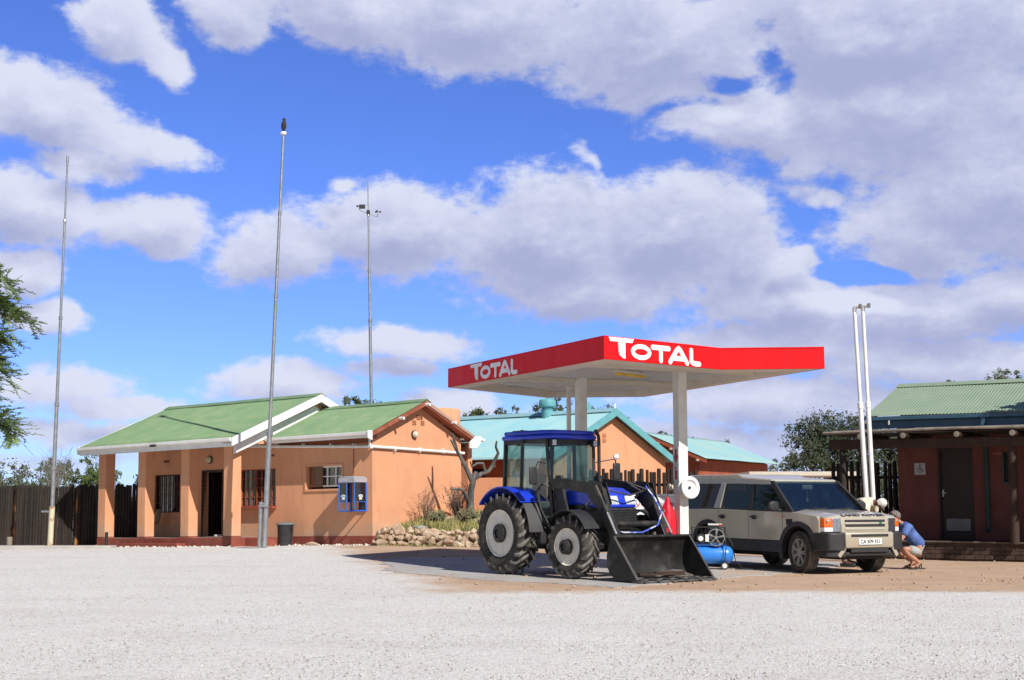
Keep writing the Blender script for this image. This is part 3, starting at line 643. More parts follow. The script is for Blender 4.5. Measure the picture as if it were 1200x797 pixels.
# ================================================================== toilet block on the right
T = empty('washroom_block', (9.35, 33.0, 0), -33)
tag(T, 'dark maroon washroom block with a pale green roof and a log porch', 'building')
mb = MB(); cut_wall(mb, 0, 8, .4, 3.25, 0, .22, [(1.0, 1.72, .4, 2.5), (2.48, 2.72, 1.75, 2.45)])
mb.box(0, .22, .22, 3.6, 0, 3.3); mb.box(7.8, 8, .22, 3.6, 0, 3.3); mb.box(0, 8, 3.6, 3.8, 0, 3.3); mb.ext([(0, 3.25), (3.6, 3.25), (1.7, 4.1)], 'x', 0, .2)
mb.build('wall', wall_dk, T, smooth=0)
mb = MB(); mb.box(-.55, 8, -1.35, 0, -.2, .385); mb.build('porch_plinth', brick, T, bevel=.01)
mb = MB(); k = 0
for j, z in enumerate((.03, .13, .23)):
    u = -.55-(.1 if j % 2 else 0)
    while u < 8: mb.box(max(u, -.56), u+.205, -1.365-(.03 if j == 0 else 0), -1.34, z, z+.088); u += .22
mb.build('brick_face', brick, T, bevel=.004, smooth=0)
mb = MB(); mb.box(-.58, 8, -1.42, -1.30, .385, .42); mb.build('step_nosing', mat('step_slab', (.13,.10,.085), None, 3, .8, dirt=(.3,.25,.2,.4)), T, bevel=.006)
d = MB().box(1.0, 1.72, .06, .11, .4, 2.5).build('door', doorm, T, smooth=0)
MB().box(1.10, 1.66, .045, .06, .62, .90).build('kick_plate', mat('brushed_plate', (.20,.21,.22), None, 9, .4, metal=.6), d, smooth=0)
mb = MB(); mb.box(1.03, 1.07, .04, .06, 1.42, 1.58); mb.box(1.02, 1.13, .015, .04, 1.50, 1.52); mb.build('handle', chrome, d)
mb = MB(); mb.box(.95, 1.0, -.012, .1, .4, 2.56); mb.box(1.72, 1.77, -.012, .1, .4, 2.56); mb.box(.95, 1.77, -.014, .1, 2.5, 2.561); mb.build('door_frame', doorm, d, smooth=0)
w_ = MB().box(2.48, 2.72, .10, .12, 1.75, 2.45).build('window', interior, T, smooth=0)
mb = MB(); mb.box(2.46, 2.74, -.03, .1, 1.70, 1.75); mb.box(2.45, 2.48, -.02, .09, 1.75, 2.5); mb.box(2.72, 2.75, -.02, .09, 1.75, 2.5); mb.build('window_frame', greenp, w_, smooth=0)
s_ = MB().box(.40, .66, -.014, 0, 1.94, 2.22).build('wheelchair_sign', mat('dull_sign_plate', (.42,.42,.46), None, 5, .5), T, smooth=0)
mb = MB(); pl = lambda x, y, h: (.53+x, -.015-h, 2.08+y)
ribbon(mb, [(0, .05), (.0, -.01), (.05, -.01), (.075, -.06)], .016, pl, 0, .003); ribbon(mb, arc(-.0, -.03, .052, .052, 100, 350, 12), .012, pl, 0, .002); ribbon(mb, [(-.0, .025), (.04, .025)], .012, pl, 0, .0035)
mb.ext([(.53+.022*math.cos(a), 2.08+.085+.02*math.sin(a)) for a in [i*.524 for i in range(12)]], 'y', -.018, -.0151); mb.build('wheelchair_symbol', mat('sign_ink', (.05,.06,.10), None, 4, .6), s_, smooth=0)
for u in (.62, 3.4): bulkhead(T, (u, 0, 2.72), (0, -1, 0), .12, gm_=mat('dim_diffuser', (.35,.33,.30), None, 5, .4))
mb = MB(); mb.box(3.05, 3.40, -.03, 0, 2.06, 2.42); o = mb.build('notice_board', greenp, T); mb = MB(); mb.ext([(3.2, 2.17), (3.28, 2.17), (3.24, 2.30)], 'y', -.034, -.0305); mb.build('notice_print', mat('notice_ink', (.12,.12,.02), None, 4, .6), o, smooth=0)
mb = MB(); mb.tube([(2.1, -.08, 3.2), (2.1, -.08, .75), (2.1, -.16, .62)], .05, 10)
for z in (1.2, 2.0, 2.8): mb.box(2.04, 2.16, -.06, .0, z, z+.04)
mb.build('down_pipe', greenp, T)
MB().box(2.25, 2.45, -.006, 0, 2.40, 2.44).build('door_label', mat('faded_label', (.35,.12,.08), None, 4, .7), T, smooth=0)
r_ = corr((-.45, -1.0, 3.32), (8.4, -1.0, 3.32), (-.45, 1.75, 4.24), (8.4, 1.75, 4.24), .08, .006).build('roof', roof_g2, T, solid=.004)
corr((8.4, 4.5, 3.32), (-.45, 4.5, 3.32), (8.4, 1.75, 4.24), (-.45, 1.75, 4.24), .09, .012).build('rear_slope', roof_g2, r_, solid=.004)
mb = MB(); mb.ext([(1.5, 4.18), (1.75, 4.275), (2.0, 4.18), (2.0, 4.195), (1.75, 4.292), (1.5, 4.195)], 'x', -.45, 8.4); mb.build('ridge_cap', roof_g2, r_, smooth=0)
mb = MB(); gutter(mb, -.47, 8.4, -1.0, 3.30, .11); mb.box(-.47, 8.4, -.995, -.96, 3.02, 3.25); mb.ext([(-.995, 3.05), (-.995, 3.3), (1.75, 4.22), (4.4, 3.3), (4.4, 3.1), (1.75, 4.02)], 'x', -.47, -.43)
mb.box(2.28, 2.36, -1.14, -1.05, 3.02, 3.28); g_ = mb.build('gutter', bluegut, T, smooth=0)
mb = MB(); mb.box(.15, .18, -1.13, -1.11, 3.1, 3.2); mb.build('gutter_bracket', white, g_, smooth=0)
MB().box(-.42, 8.3, -.95, .0, 3.10, 3.13).build('eave_board', bluegut, T, smooth=0)
# log porch
mb = MB(); mb.tube([(-1.15, -1.95, 2.90), (2, -2.0, 2.935), (5, -1.95, 2.90), (8, -2.0, 2.93)], [.032, .03, .034, .03], 8); mb.tube([(-.95, -1.85, 2.93), (2.4, -1.8, 2.955), (6, -1.85, 2.94)], .024, 7); mb.tube([(1.0, -1.9, 2.95), (4.6, -1.7, 2.965), (8, -1.8, 2.96)], .026, 7)
mb.build('pale_edge_pole', wood_g, T)
mb = MB(); mb.box(-1.1, 8, -1.75, .0, 2.865, 2.89); mb.build('reed_ceiling', wood_d, T, smooth=0)
mb = MB(); mb.bar((-1.15, -1.5, 2.64), (8, -1.5, 2.64), .2, .22); mb.build('porch_beam', wood_b, T, bevel=.02)
for u in (-.25, .75, 1.95, 3.15, 4.6):
    l_ = MB().tube([(u, -2.0, 2.80), (u, 0, 2.82)], .065, 12).build('rafter_pole', wood_b, T)
    MB().lathe([(.066, 0), (.06, .012), (0, .014)], (u, -2.0, 2.80), (0, -1, 0), 12).build('cut_end', wood_g, l_)
for u in (3.0, 7.0):
    MB().tube([(u, -1.5, .38), (u+.02, -1.5, 2.55)], [.10, .09], 12).build('porch_post', wood_b, T)
MB().tube([(-.85, -1.5, 0), (-.85, -1.5, 2.55)], [.085, .07], 12).build('porch_post', wood_d, T)
MB().box(2.98, 3.3, -.9, -.7, 2.95, 3.25).build('eave_bracket', wood_b, T, smooth=0)

# far carport between car and washroom
Cp = empty('carport', (8.1, 42, 0), -2); tag(Cp, 'low cream carport roof seen over the bonnet of the car', 'carport')
MB().box(-.8, 2.5, -.1, 4, 2.06, 2.19).build('roof', cream, Cp, bevel=.01)
for u in (-.6, 2.3): MB().tube([(u, .1, -.1), (u, .1, 2.06)], .05, 8).build('post', wood_g, Cp)
MB().box(-.8, 2.4, 3.6, 3.7, .0, 1.1).build('rear_panel', cream, Cp, smooth=0)

# ================================================================== log fences
def log_fence(name, a, b, h, label, r=.055, jag=.06, lean=.01, pale=.05, gap=1.7, hb=None, seed=1, zb=0.):
    g = random.Random(seed); root = empty(name, (a[0], a[1], 0), math.degrees(math.atan2(b[1]-a[1], b[0]-a[0]))); tag(root, label, 'fence')
    L = math.hypot(b[0]-a[0], b[1]-a[1]); mb = MB(); u = 0; pals = MB()
    while u < L:
        rr = r*g.uniform(.75, 1.2); hh = (h if hb is None else h+(hb-h)*u/L)+g.uniform(-jag, jag); o = g.uniform(-lean, lean); o2 = g.uniform(-lean, lean); dv = g.uniform(-.02, .02)
        pm_ = 1 if g.random() < pale else 0
        mb.tube([(u, dv, zb-.3), (u+o*.5, dv+o2*.5, zb+hh*.5), (u+o, dv+o2, zb+hh-.02), (u+o, dv+o2, zb+hh)], [rr, rr*.95, rr*.88, rr*.5], 7, mi=pm_)
        u += rr*gap
    mb.build('logs', [wood_d, mat('half_bare_log', (.05,.03,.02), (.42,.17,.05), 2.2, .8, streak=(1,1,.35), lo=.46, hi=.56)], root)
    mb = MB()
    for z in (.5, h-.4): mb.tube([(0, r*1.3, zb+z), (L, r*1.3, zb+z)], .04, 7)
    mb.build('rail', wood_d, root)
    return root
log_fence('log_fence', (-24, 45.9), (-11.8, 44.4), 1.78, 'tall dark creosoted log fence on the left behind the thin mast', seed=3, hb=1.98, zb=-.15)
log_fence('log_fence', (2.2, 38.2), (5.15, 37.7), 2.15, 'dark jagged log fence below the orange gable behind the fuel pump', r=.06, jag=.07, gap=2.15, pale=.12, seed=5, hb=2.12)
log_fence('log_fence', (8.55, 36.2), (11.2, 34.6), 2.32, 'black gappy log fence between the white vent pipes and the washroom', r=.07, jag=.05, gap=2.45, pale=0, seed=8, lean=.02)
# ================================================================== fuel canopy
A, B, C, D, E_, F_ = (-1.375, 29.05), (1.57, 23.0), (3.85, 24.95), (5.73, 24.76), (3.09, 31.82), (.82, 32.1)
poly = [A, B, C, D, E_, F_]; ZB, ZT = 3.745, 4.15
cx = sum(p[0] for p in poly)/6; cy = sum(p[1] for p in poly)/6
K = empty('fuel_canopy', (cx, cy, 0)); tag(K, 'red edged fuel station canopy on white posts lettered TOTAL', 'canopy')
L_ = lambda p, z: Vector((p[0]-cx, p[1]-cy, z))
def inset(poly, d):
    out = []; n = len(poly)
    for i in range(n):
        p0, p1, p2 = Vector(poly[i-1]), Vector(poly[i]), Vector(poly[(i+1) % n]); a = (p1-p0).normalized(); b = (p2-p1).normalized()
        na = Vector((-a.y, a.x)); nb_ = Vector((-b.y, b.x)); m = (na+nb_).normalized(); out.append(tuple(p1+m*d/max(.3, m.dot(na))))
    return out
area = sum(poly[i][0]*poly[(i+1) % 6][1]-poly[(i+1) % 6][0]*poly[i][1] for i in range(6))/2
sg = 1 if area > 0 else -1
in1 = inset(poly, .03*sg); in2 = inset(poly, .34*sg); in3 = inset(poly, .42*sg)
for i in range(6):
    j = (i+1) % 6
    mb = MB(); v = [L_(poly[i], ZB), L_(poly[j], ZB), L_(in1[j], ZB), L_(in1[i], ZB), L_(poly[i], ZT), L_(poly[j], ZT), L_(in1[j], ZT), L_(in1[i], ZT)]
    mb.add(v, [(0,1,2,3),(4,5,6,7),(0,1,5,4),(2,3,7,6),(1,2,6,5),(3,0,4,7)])
    dd = Vector(poly[j])-Vector(poly[i]); LL = dd.length; dd.normalize(); no = Vector((dd.y, -dd.x)) if sg > 0 else Vector((-dd.y, dd.x)); t = 1.22
    while t < LL-.3:
        p = Vector(poly[i])+dd*t+no*.0005; mb.obox(L_(p, (ZB+ZT)/2), (dd.x*.003, dd.y*.003, 0), (no.x*.001, no.y*.001, 0), (0, 0, (ZT-ZB)/2-.002), mi=1); t += 1.22
    mb.obox(L_(Vector(poly[i])+dd*LL/2+no*.004, ZB+.012), (dd.x*(LL/2-.004), dd.y*(LL/2-.004), 0), (no.x*.004, no.y*.004, 0), (0, 0, .009)); mb.obox(L_(Vector(poly[i])+dd*LL/2+no*.004, ZT-.012), (dd.x*(LL/2-.004), dd.y*(LL/2-.004), 0), (no.x*.004, no.y*.004, 0), (0, 0, .009))
    mb.build('fascia_panel', [red, mat('panel_seam', (.45,.01,.015), None, 4, .6)], K, smooth=0)
mb = MB(); n = 6
v = [L_(in1[i], ZB+.006) for i in range(n)]+[L_(in2[i], ZB-.02) for i in range(n)]+[L_(in3[i], ZB+.1185) for i in range(n)]
mb.add(v, [(i, (i+1) % n, n+(i+1) % n, n+i) for i in range(n)]+[(n+i, n+(i+1) % n, 2*n+(i+1) % n, 2*n+i) for i in range(n)])
mb.build('soffit_trim', cream, K, smooth=0, solid=.006)
# ribbed soffit deck, ribs running the long way
ax = (Vector(B)-Vector(A)).normalized(); ay = Vector((-ax.y, ax.x))
mb = MB(); mb.add([L_(p, ZB+.12) for p in in1], [tuple(range(6))]); mb.add([L_(p, ZT-.02) for p in in1], [tuple(range(6))])
deck = mb.build('deck', grey_w, K, smooth=0, recalc=False)
def clipline(p, d):
    ts = []
    for i in range(6):
        a = Vector(in3[i]); b = Vector(in3[(i+1) % 6]); e = b-a; den = d.x*e.y-d.y*e.x
        if abs(den) < 1e-6: continue
        w = a-p; t = (w.x*e.y-w.y*e.x)/den; s = (w.x*d.y-w.y*d.x)/den
        if 0 <= s <= 1: ts.append(t)
    ts.sort(); return list(zip(ts[::2], ts[1::2]))
mb = MB(); o_ = Vector((cx, cy))
for k in range(-18, 19):
    p = o_+ay*(k*.2)
    for t0, t1 in clipline(p, ax):
        if t1-t0 > .1: mb.bar(L_(p+ax*t0, ZB+.112), L_(p+ax*t1, ZB+.112), .035, .016)
mb.build('deck_ribs', grey_w, K, smooth=0)
mb = MB()
for off in (-.9, 2.2):
    p = o_+ax*off
    for t0, t1 in clipline(p, ay): mb.bar(L_(p+ay*t0, ZB+.07), L_(p+ay*t1, ZB+.07), .10, .09)
mb.build('cross_beam', cream, K, smooth=0)
mb = MB()
for off in (-1.05, 2.05):
    p = o_+ax*off
    for t0, t1 in clipline(p, ay):
        t = t0+.1
        while t < t1-.2: mb.bar(L_(p+ay*t, ZB+.103), L_(p+ay*(t+.05), ZB+.103), .02, .012); t += .2
mb.build('bolt_row', mat('brown_bolts', (.25,.18,.14), None, 5, .8), K, smooth=0)
# lamp
p0 = Vector((1.97, 25.9)); p1 = Vector((2.62, 26.65))
mb = MB(); mb.bar(L_(p0, ZB+.06), L_(p1, ZB+.06), .10, .05); lf = mb.build('tube_lamp', cream, K, bevel=.005)
MB().tube([L_(p0.lerp(p1, .03), ZB+.015), L_(p0.lerp(p1, .97), ZB+.015)], .028, 10).build('lamp_tube', yellow, lf)
# columns
post_w = mat('post_paint', (.78,.76,.72), (.72,.70,.66), 2, .5, dirt=(.45,.38,.3,.4)); cang = math.degrees(math.atan2(ay.y, ay.x))
def post(x, y, w, nm='post', z1=ZB+.12, m=None):
    o = MB().box(-w/2, w/2, -w/2, w/2, 0, z1).build(nm, m or post_w, K, bevel=.008); o.location = (x-cx, y-cy, 0); o.rotation_euler = (0, 0, R(cang)); return o
pR = post(3.26, 26.3, .20); pL = post(1.43, 28.1, .19); post(1.26, 30.1, .08, 'thin_post'); post(2.75, 29.6, .19) if False else None
mb = MB(); mb.box(-.17, .17, -.17, .17, .0, .03)
for p in (pR, pL): MB().box(-.17, .17, -.17, .17, 0, .03).build('base_plate', post_w, p, bevel=.004)
# TOTAL lettering
def lettering(p, q, s0, width, zbase, h, name='lettering', side=1):
    """letters on the fascia from point p towards q; s0 start distance"""
    p = Vector(p); q = Vector(q); d = (q-p).normalized(); nrm = Vector((d.y, -d.x))
    def plane(x, y, k): r = p+d*(s0+x*width)+nrm*(.001+k); return (r.x-cx, r.y-cy, zbase+y*h)
    mb = MB(); W_ = .066
    def st(pts, lay): 
        # strokes are laid out in units: x 0..1 over the word, y 0..1 over the cap height
        asp = width/h; P2 = [(a*asp, b) for a, b in pts]
        ribbon(mb, P2, W_*asp*.62, lambda x, y, k: plane(x/asp, y, k), 0, .010+.0012*lay, caps=True)
    asp = width/h
    def flat(pts, lay):
        n = len(pts); v = [plane(a, b, 0) for a, b in pts]+[plane(a, b, .010+.0012*lay) for a, b in pts]
        mb.add(v, [tuple(range(n)), tuple(range(2*n-1, n-1, -1))]+[(i, (i+1) % n, n+(i+1) % n, n+i) for i in range(n)])
    # big T: slab bar rising above the cap line, stem leaning into a point at the foot
    flat([(-.03, 1.02), (.245, 1.02), (.225, .80), (-.015, .80)], 0)
    flat([(.072, .82), (.150, .82), (.150, -.06), (.125, -.04), (.090, .10), (.078, .3)], 1)
    # O
    n = 40; oc, orx, ory, iw = (.325, .37), .112, .42, .040
    v = []; 
    for k in range(n):
        t = 2*math.pi*k/n
        for rx, ry, hh in ((orx, ory, .012), (orx-iw, ory-iw*asp*.92, .012), (orx, ory, 0), (orx-iw, ory-iw*asp*.92, 0)): v.append(plane(oc[0]+rx*math.cos(t), oc[1]+ry*math.sin(t), hh))
    f = []
    for k in range(n):
        a = 4*k; b = 4*((k+1) % n); f += [(a, b, b+1, a+1), (a+2, a+3, b+3, b+2), (a, a+2, b+2, b), (a+1, b+1, b+3, a+3)]
    mb.add(v, f)
    st([(.455, .70), (.64, .70)], 0); st([(.548, .68), (.548, .02)], 1)               # T
    st([(.655, .0), (.735, .68), (.755, .76), (.775, .68), (.855, .0)], 0); st([(.70, .22), (.81, .22)], 1)   # A
    st([(.905, .74), (.905, .14), (.925, .04), (.96, .02), (1.0, .02)], 0)            # L
    return mb.build(name, mat('lettering_white', (.82,.82,.82), (.74,.74,.76), 4, .5), K, smooth=0)
lettering(B, C, .17, 2.24, ZB+.055, .33)
lettering(A, B, 1.25, 2.1, ZB+.055, .32)

# ---- things on or at the front post
px_, py_ = 3.26, 26.3
cd = Vector((math.cos(R(cang)), math.sin(R(cang))))       # post's local x
ld = Vector((-cd.y, cd.x)); 
def P3(a, b, z): return Vector((px_, py_, 0))+Vector((cd.x, cd.y, 0))*a+Vector((ld.x, ld.y, 0))*b+Vector((0, 0, z))
# which local face looks at the camera left?  (post side normals are +-cd, +-ld)
cands = sorted([(cd, 'c'), (-cd, 'c'), (ld, 'l'), (-ld, 'l')], key=lambda k: k[0].y)[:2]
nl = min(cands, key=lambda k: k[0].x)[0]; nr = max(cands, key=lambda k: k[0].x)[0]
def face_plane(nv, off=0.):
    """right-hand direction as seen from outside the face"""
    rt = Vector((-nv.y, nv.x))
    return rt
rt = face_plane(nl)
def fp(x, z, h, nv=nl): r_ = Vector((-nv.y, nv.x)); return (px_+nv.x*(.10+h)+r_.x*x, py_+nv.y*(.10+h)+r_.y*x, z)
def plate_thing(name, x0, x1, z0, z1, m, label, cat, nv=nl):
    mb = MB(); v = [fp(x, z, h, nv) for h in (.002, .012) for x, z in ((x0, z0), (x1, z0), (x1, z1), (x0, z1))]
    mb.add(v, [(0,1,2,3),(4,5,6,7),(0,1,5,4),(1,2,6,5),(2,3,7,6),(3,0,4,7)]); return tag(mb.build(name, m, smooth=0), label, cat)
sgn = plate_thing('arrow_sign', -.10, .10, 2.02, 2.36, signw, 'small white sign with a red downward arrow, upper one on the canopy post', 'sign')
mb = MB(); v = [(-.035, 2.33), (.035, 2.33), (.035, 2.20), (.085, 2.20), (0, 2.05), (-.085, 2.20), (-.035, 2.20)]
n = len(v); mb.add([fp(x, z, .012) for x, z in v]+[fp(x, z, .015) for x, z in v], [tuple(range(n)), tuple(range(2*n-1, n-1, -1))]+[(i, (i+1) % n, n+(i+1) % n, n+i) for i in range(n)]); mb.build('red_arrow', redsign, sgn, smooth=0)
sgn = plate_thing('extinguisher_sign', -.10, .10, 1.70, 2.01, signw, 'small white sign with a red fire extinguisher symbol, lower one on the canopy post', 'sign')
mb = MB()
for v in ([(-.04, 1.74), (.04, 1.74), (.04, 1.90), (.02, 1.93), (-.02, 1.93), (-.04, 1.90)], [(-.012, 1.93), (.012, 1.93), (.012, 1.98), (-.05, 1.98), (-.06, 1.95), (-.012, 1.96)]):
    n = len(v); mb.add([fp(x, z, .012) for x, z in v]+[fp(x, z, .015) for x, z in v], [tuple(range(n)), tuple(range(2*n-1, n-1, -1))]+[(i, (i+1) % n, n+(i+1) % n, n+i) for i in range(n)])
mb.build('red_extinguisher_symbol', redsign, sgn, smooth=0)
# hose reel dish
hr = empty('hose_reel', (px_+.13, py_-.18, 1.585)); tag(hr, 'round white dish shaped hose reel mounted on the canopy post', 'hose reel')
nn = Vector((.50, -.86, .06)).normalized()
mb = MB(); mb.lathe([(.0, .0), (.09, .005), (.13, .02), (.15, .055), (.20, .065), (.215, .05), (.215, .035), (.19, .03), (.16, .0), (.13, -.02), (.13, -.05), (.19, -.06), (.2, -.075), (.19, -.09), (.0, -.09)], (0, 0, 0), nn, 40); dsh = mb.build('dish', white, hr)
mb = MB(); mb.lathe([(0, .0), (.028, .0), (.028, .03), (0, .035)], (0, 0, .0), nn, 12); mb.build('hub', blackp, hr)
MB().tube([nn*-.09, nn*-.2], .03, 8).build('bracket', steel, hr)
mb = MB(); mb.box(-.035, .06, -.05, .05, -.06, .06); mb.lathe([(.045, 0), (.045, .07), (0, .075)], (.06, 0, 0), 'x', 14)
o = mb.build('junction_box', cream, bevel=.005); o.location = fp(-.20, 1.60, .02); o.rotation_euler = (0, 0, math.atan2(nr.y, nr.x)); tag(o, 'small cream junction box left of the hose reel on the canopy post', 'junction box')
# red cover of the extinguisher
fc_ = empty('extinguisher_cover', fp(-.10, 0, .15)); tag(fc_, 'pointed red fabric cover with white letters hanging in front of the canopy post', 'extinguisher cover')
mb = MB(); prof = [(.001, 1.43), (.03, 1.38), (.065, 1.28), (.115, 1.17), (.14, 1.02), (.145, .85), (.15, .72), (.155, .685), (.13, .68)]
def cv(u, v):
    i = v*(len(prof)-1); k = min(len(prof)-2, int(i)); t = i-k; r = prof[k][0]*(1-t)+prof[k+1][0]*t; z = prof[k][1]*(1-t)+prof[k+1][1]*t
    a = u*2*math.pi; rr = r*(1+.10*math.cos(4*a)+.03*math.sin(3*a+z*9)); return (rr*math.cos(a), rr*.8*math.sin(a), z)
mb.grid(cv, 40, 24); mb.build('cloth', redc, fc_, smooth=60)
for i, ch in enumerate('FIRE'):
    ang = -2.15; text('letter', ch, .085, signw, fc_, (.158*math.cos(ang), .8*.158*math.sin(ang)-.03, 1.13-.115*i), (math.pi/2, 0, ang+math.pi/2-.15), .004)
MB().tube([(0, 0, 1.42), (.02, .06, 1.55), (.02, .1, 1.6)], .008, 6).build('hanging_cord', blackp, fc_)
# fuel pump (dual dispenser)
U = empty('fuel_pump', (2.72, 27.35, 0), 25); tag(U, 'low white fuel dispenser with red no-smoking and no-phone symbols behind the loader', 'fuel pump')
MB().box(-.62, .62, -.24, .24, .10, 1.42).build('cabinet', mat('pump_white', (.70,.71,.73), (.64,.65,.68), 2, .4), U, bevel=.02)
MB().box(-.70, .70, -.32, .32, 0, .12).build('plinth', concrete, U, bevel=.01)
MB().box(-.63, .63, -.25, .25, 1.42, 1.47).build('top_cap', signw, U, bevel=.01)
def nosign(parent, cxx, cz, r=.075, cut='cig'):
    mb = MB(); pl = lambda x, y, h: (cxx+x, -.241-h, cz+y)
    ribbon(mb, arc(0, 0, r, r, 0, 350, 26), .018, pl, 0, .003, caps=False); a = r*.7; ribbon(mb, [(-a, a), (a, -a)], .015, pl, 0, .0045)
    o = mb.build('prohibition_symbol', redsign, parent, smooth=0)
    mb = MB(); ribbon(mb, [(-r*.5, -.01), (r*.5, -.01)] if cut == 'cig' else [(-.015, -.04), (.015, .04)], .014, pl, 0, .0022); mb.build('pictogram', blackp, o, smooth=0)
bd = MB().box(.02, .50, -.2405, -.24, .5, 1.3).build('panel', mat('pump_panel_grey', (.42,.43,.47), None, 3, .4), U, smooth=0)
for xx, zz in ((.36, 1.22), (.36, 1.02)): nosign(U, xx, zz, .075)
for xx, zz in ((-.42, 1.30), (-.22, 1.31)): nosign(U, xx, zz, .085, 'ph')
MB().box(.05, .24, -.26, -.2405, .95, 1.2).build('display', interior, U, bevel=.004)
mb = MB(); mb.tube([(-.66, -.1, 1.2), (-.74, -.15, 1.0), (-.72, -.2, .5), (-.68, -.15, .7), (-.66, -.1, 1.05)], .02, 8); mb.build('fuel_hose', blackp, U)

# compressor
Q = empty('air_compressor', (3.92, 27.05, 0), -6); tag(Q, 'portable air compressor with bright blue tank and spoked flywheel beside the car', 'compressor')
mb = MB(); mb.lathe([(0, -.52), (.09, -.51), (.15, -.46), (.18, -.38), (.18, .30), (.15, .38), (.09, .43), (0, .44)], (0, 0, .28), 'x', 28); mb.build('tank', tankblue, Q)
MB().box(-.05, .12, -.1825, -.15, .27, .33).build('tank_label', signw, Q, bevel=.003) if False else None
mb = MB(); mb.box(-.30, .26, -.13, .13, .455, .50); mb.box(-.24, -.2, -.1, .1, .42, .46); mb.box(.16, .2, -.1, .1, .42, .46); mb.build('deck_plate', tankblue, Q, bevel=.005)
mb = MB(); mb.lathe([(0, -.16), (.085, -.15), (.09, -.1), (.09, .08), (.07, .1), (0, .11)], (-.18, -.02, .60), 'y', 20); mb.build('motor', blackp, Q)
mb = MB(); mb.box(-.02, .14, -.08, .06, .5, .66)
for k in range(5): mb.box(-.035, .155, -.10, .08, .66+.03*k, .672+.03*k)
mb.box(-.0, .12, -.07, .05, .66, .80); mb.build('pump_head', mat('cast_iron', (.08,.08,.085), None, 5, .5, metal=.5), Q, bevel=.003)
fw = empty('flywheel', (.10, -.15, .62)); fw.parent = Q
mb = MB(); mb.lathe([(.155, -.02), (.17, -.02), (.17, .02), (.155, .02)], (0, 0, 0), 'y', 36, close=True); mb.build('wheel_rim', chrome, fw)
mb = MB()
for k in range(5):
    t = k*math.pi*2/5+.2
    for s in (-.07, .07): mb.bar((.02*math.cos(t), 0, .02*math.sin(t)), (.158*math.cos(t+s), 0, .158*math.sin(t+s)), .012, .02)
mb.lathe([(0, -.02), (.03, -.02), (.03, .02), (0, .02)], (0, 0, 0), 'y', 14); mb.build('spokes', chrome, fw)
mb = MB(); mb.box(-.34, .26, -.13, .10, .50, .515)
for x in (-.36, .28):
    mb.tube([(x, -.17, .48), (x, -.17, .82), (x, .12, .82), (x, .12, .48)], .012, 6)
for z in (.52, .82): mb.tube([(-.36, -.17, z), (.28, -.17, z)], .01, 6)
for i in range(7): mb.tube([(-.36+.09*i, .12, .5), (-.36+.09*i, .12, .82)], .005, 4)
mb.build('belt_guard', blackp, Q)
mb = MB(); mb.tube([(-.05, -.10, .87), (.22, -.08, .865)], .022, 8); mb.build('grip', mat('red_rubber_grip', (.6,.03,.02), (.5,.5,.5), 6, .5, lo=.5, hi=.52), Q)
mb = MB(); mb.lathe([(0, 0), (.045, 0), (.05, .02), (0, .022)], (-.20, -.19, .60), (0, -1, 0), 20); mb.box(-.11, -.04, -.20, -.18, .54, .68); mb.build('pressure_gauge', signw, Q)
for s in (-1, 1):
    mb = MB(); mb.lathe([(.05, -.02), (.075, -.02), (.075, .02), (.05, .02)], (.26, .16*s, .075), 'y', 20, close=True); w_ = mb.build('wheel', blackp, Q)
    MB().lathe([(0, -.015), (.052, -.015), (.052, .015), (0, .015)], (.26, .16*s, .075), 'y', 16).build('rim', signw, w_)
mb = MB(); mb.tube([(.26, -.16, .075), (.26, .16, .075)], .01, 6); mb.bar((.26, -.12, .08), (.22, -.08, .2), .02, .04); mb.bar((.26, .12, .08), (.22, .08, .2), .02, .04); mb.bar((-.3, -.08, .0), (-.3, -.08, .15), .03, .03); mb.bar((-.3, .08, .0), (-.3, .08, .15), .03, .03); mb.build('undercarriage', blackp, Q)
mb = MB(); mb.tube([(.2, -.13, .6), (.3, -.22, .5), (.27, -.24, .3), (.25, -.22, .15)], .009, 6); mb.tube([(.30, .1, .7), (.42, .05, .5), (.48, .0, .15), (.62, -.15, .02), (.85, -.2, .015), (.7, -.35, .015), (.45, -.3, .015)], .009, 6); mb.build('air_hose', blackp, Q)

# white vent pipes
def vent(x, y, h, rr, lean, lab, elbow=True, r2=None):
    root = empty('vent_pipe', (x, y, 0)); tag(root, lab, 'pipe', 'white fuel vent pipes behind the car')
    mb = MB(); zj = h*.62 if elbow else h*.9
    mb.tube([(0, 0, -.1), (lean*zj/h, 0, zj)], rr, 14); mb.tube([(lean*zj/h, 0, zj), (lean, 0, h)], rr*.78, 14); mb.lathe([(rr, 0), (rr*1.2, .0), (rr*1.2, .12), (rr*.78, .14)], (lean*zj/h, 0, zj-.08), n=14)
    mb.build('pipe', white, root)
    mb = MB(); mb.tube([(lean, 0, h-.01), (lean+.005, -.02, h+.05), (lean+.05, -.05, h+.075), (lean+.10, -.09, h+.075)], rr*.95, 12); mb.build('elbow', white, root)
    mb = MB(); mb.lathe([(rr*.9, 0), (rr*1.05, .0), (rr*1.05, .05), (rr*.9, .05)], (lean+.09, -.085, h+.075), (.8, -.5, 0), 14); mb.build('vent_cap', steel, root); return root
vent(7.83, 30.0, 5.55, .052, -.19, 'left tall white vent pipe with an elbow top behind the car bonnet')
vent(7.99, 30.08, 5.58, .050, -.14, 'right tall white vent pipe with an elbow top behind the car bonnet')
vent(7.93, 30.2, 3.0, .045, -.12, 'short white vent pipe standing between the two tall ones', elbow=False)

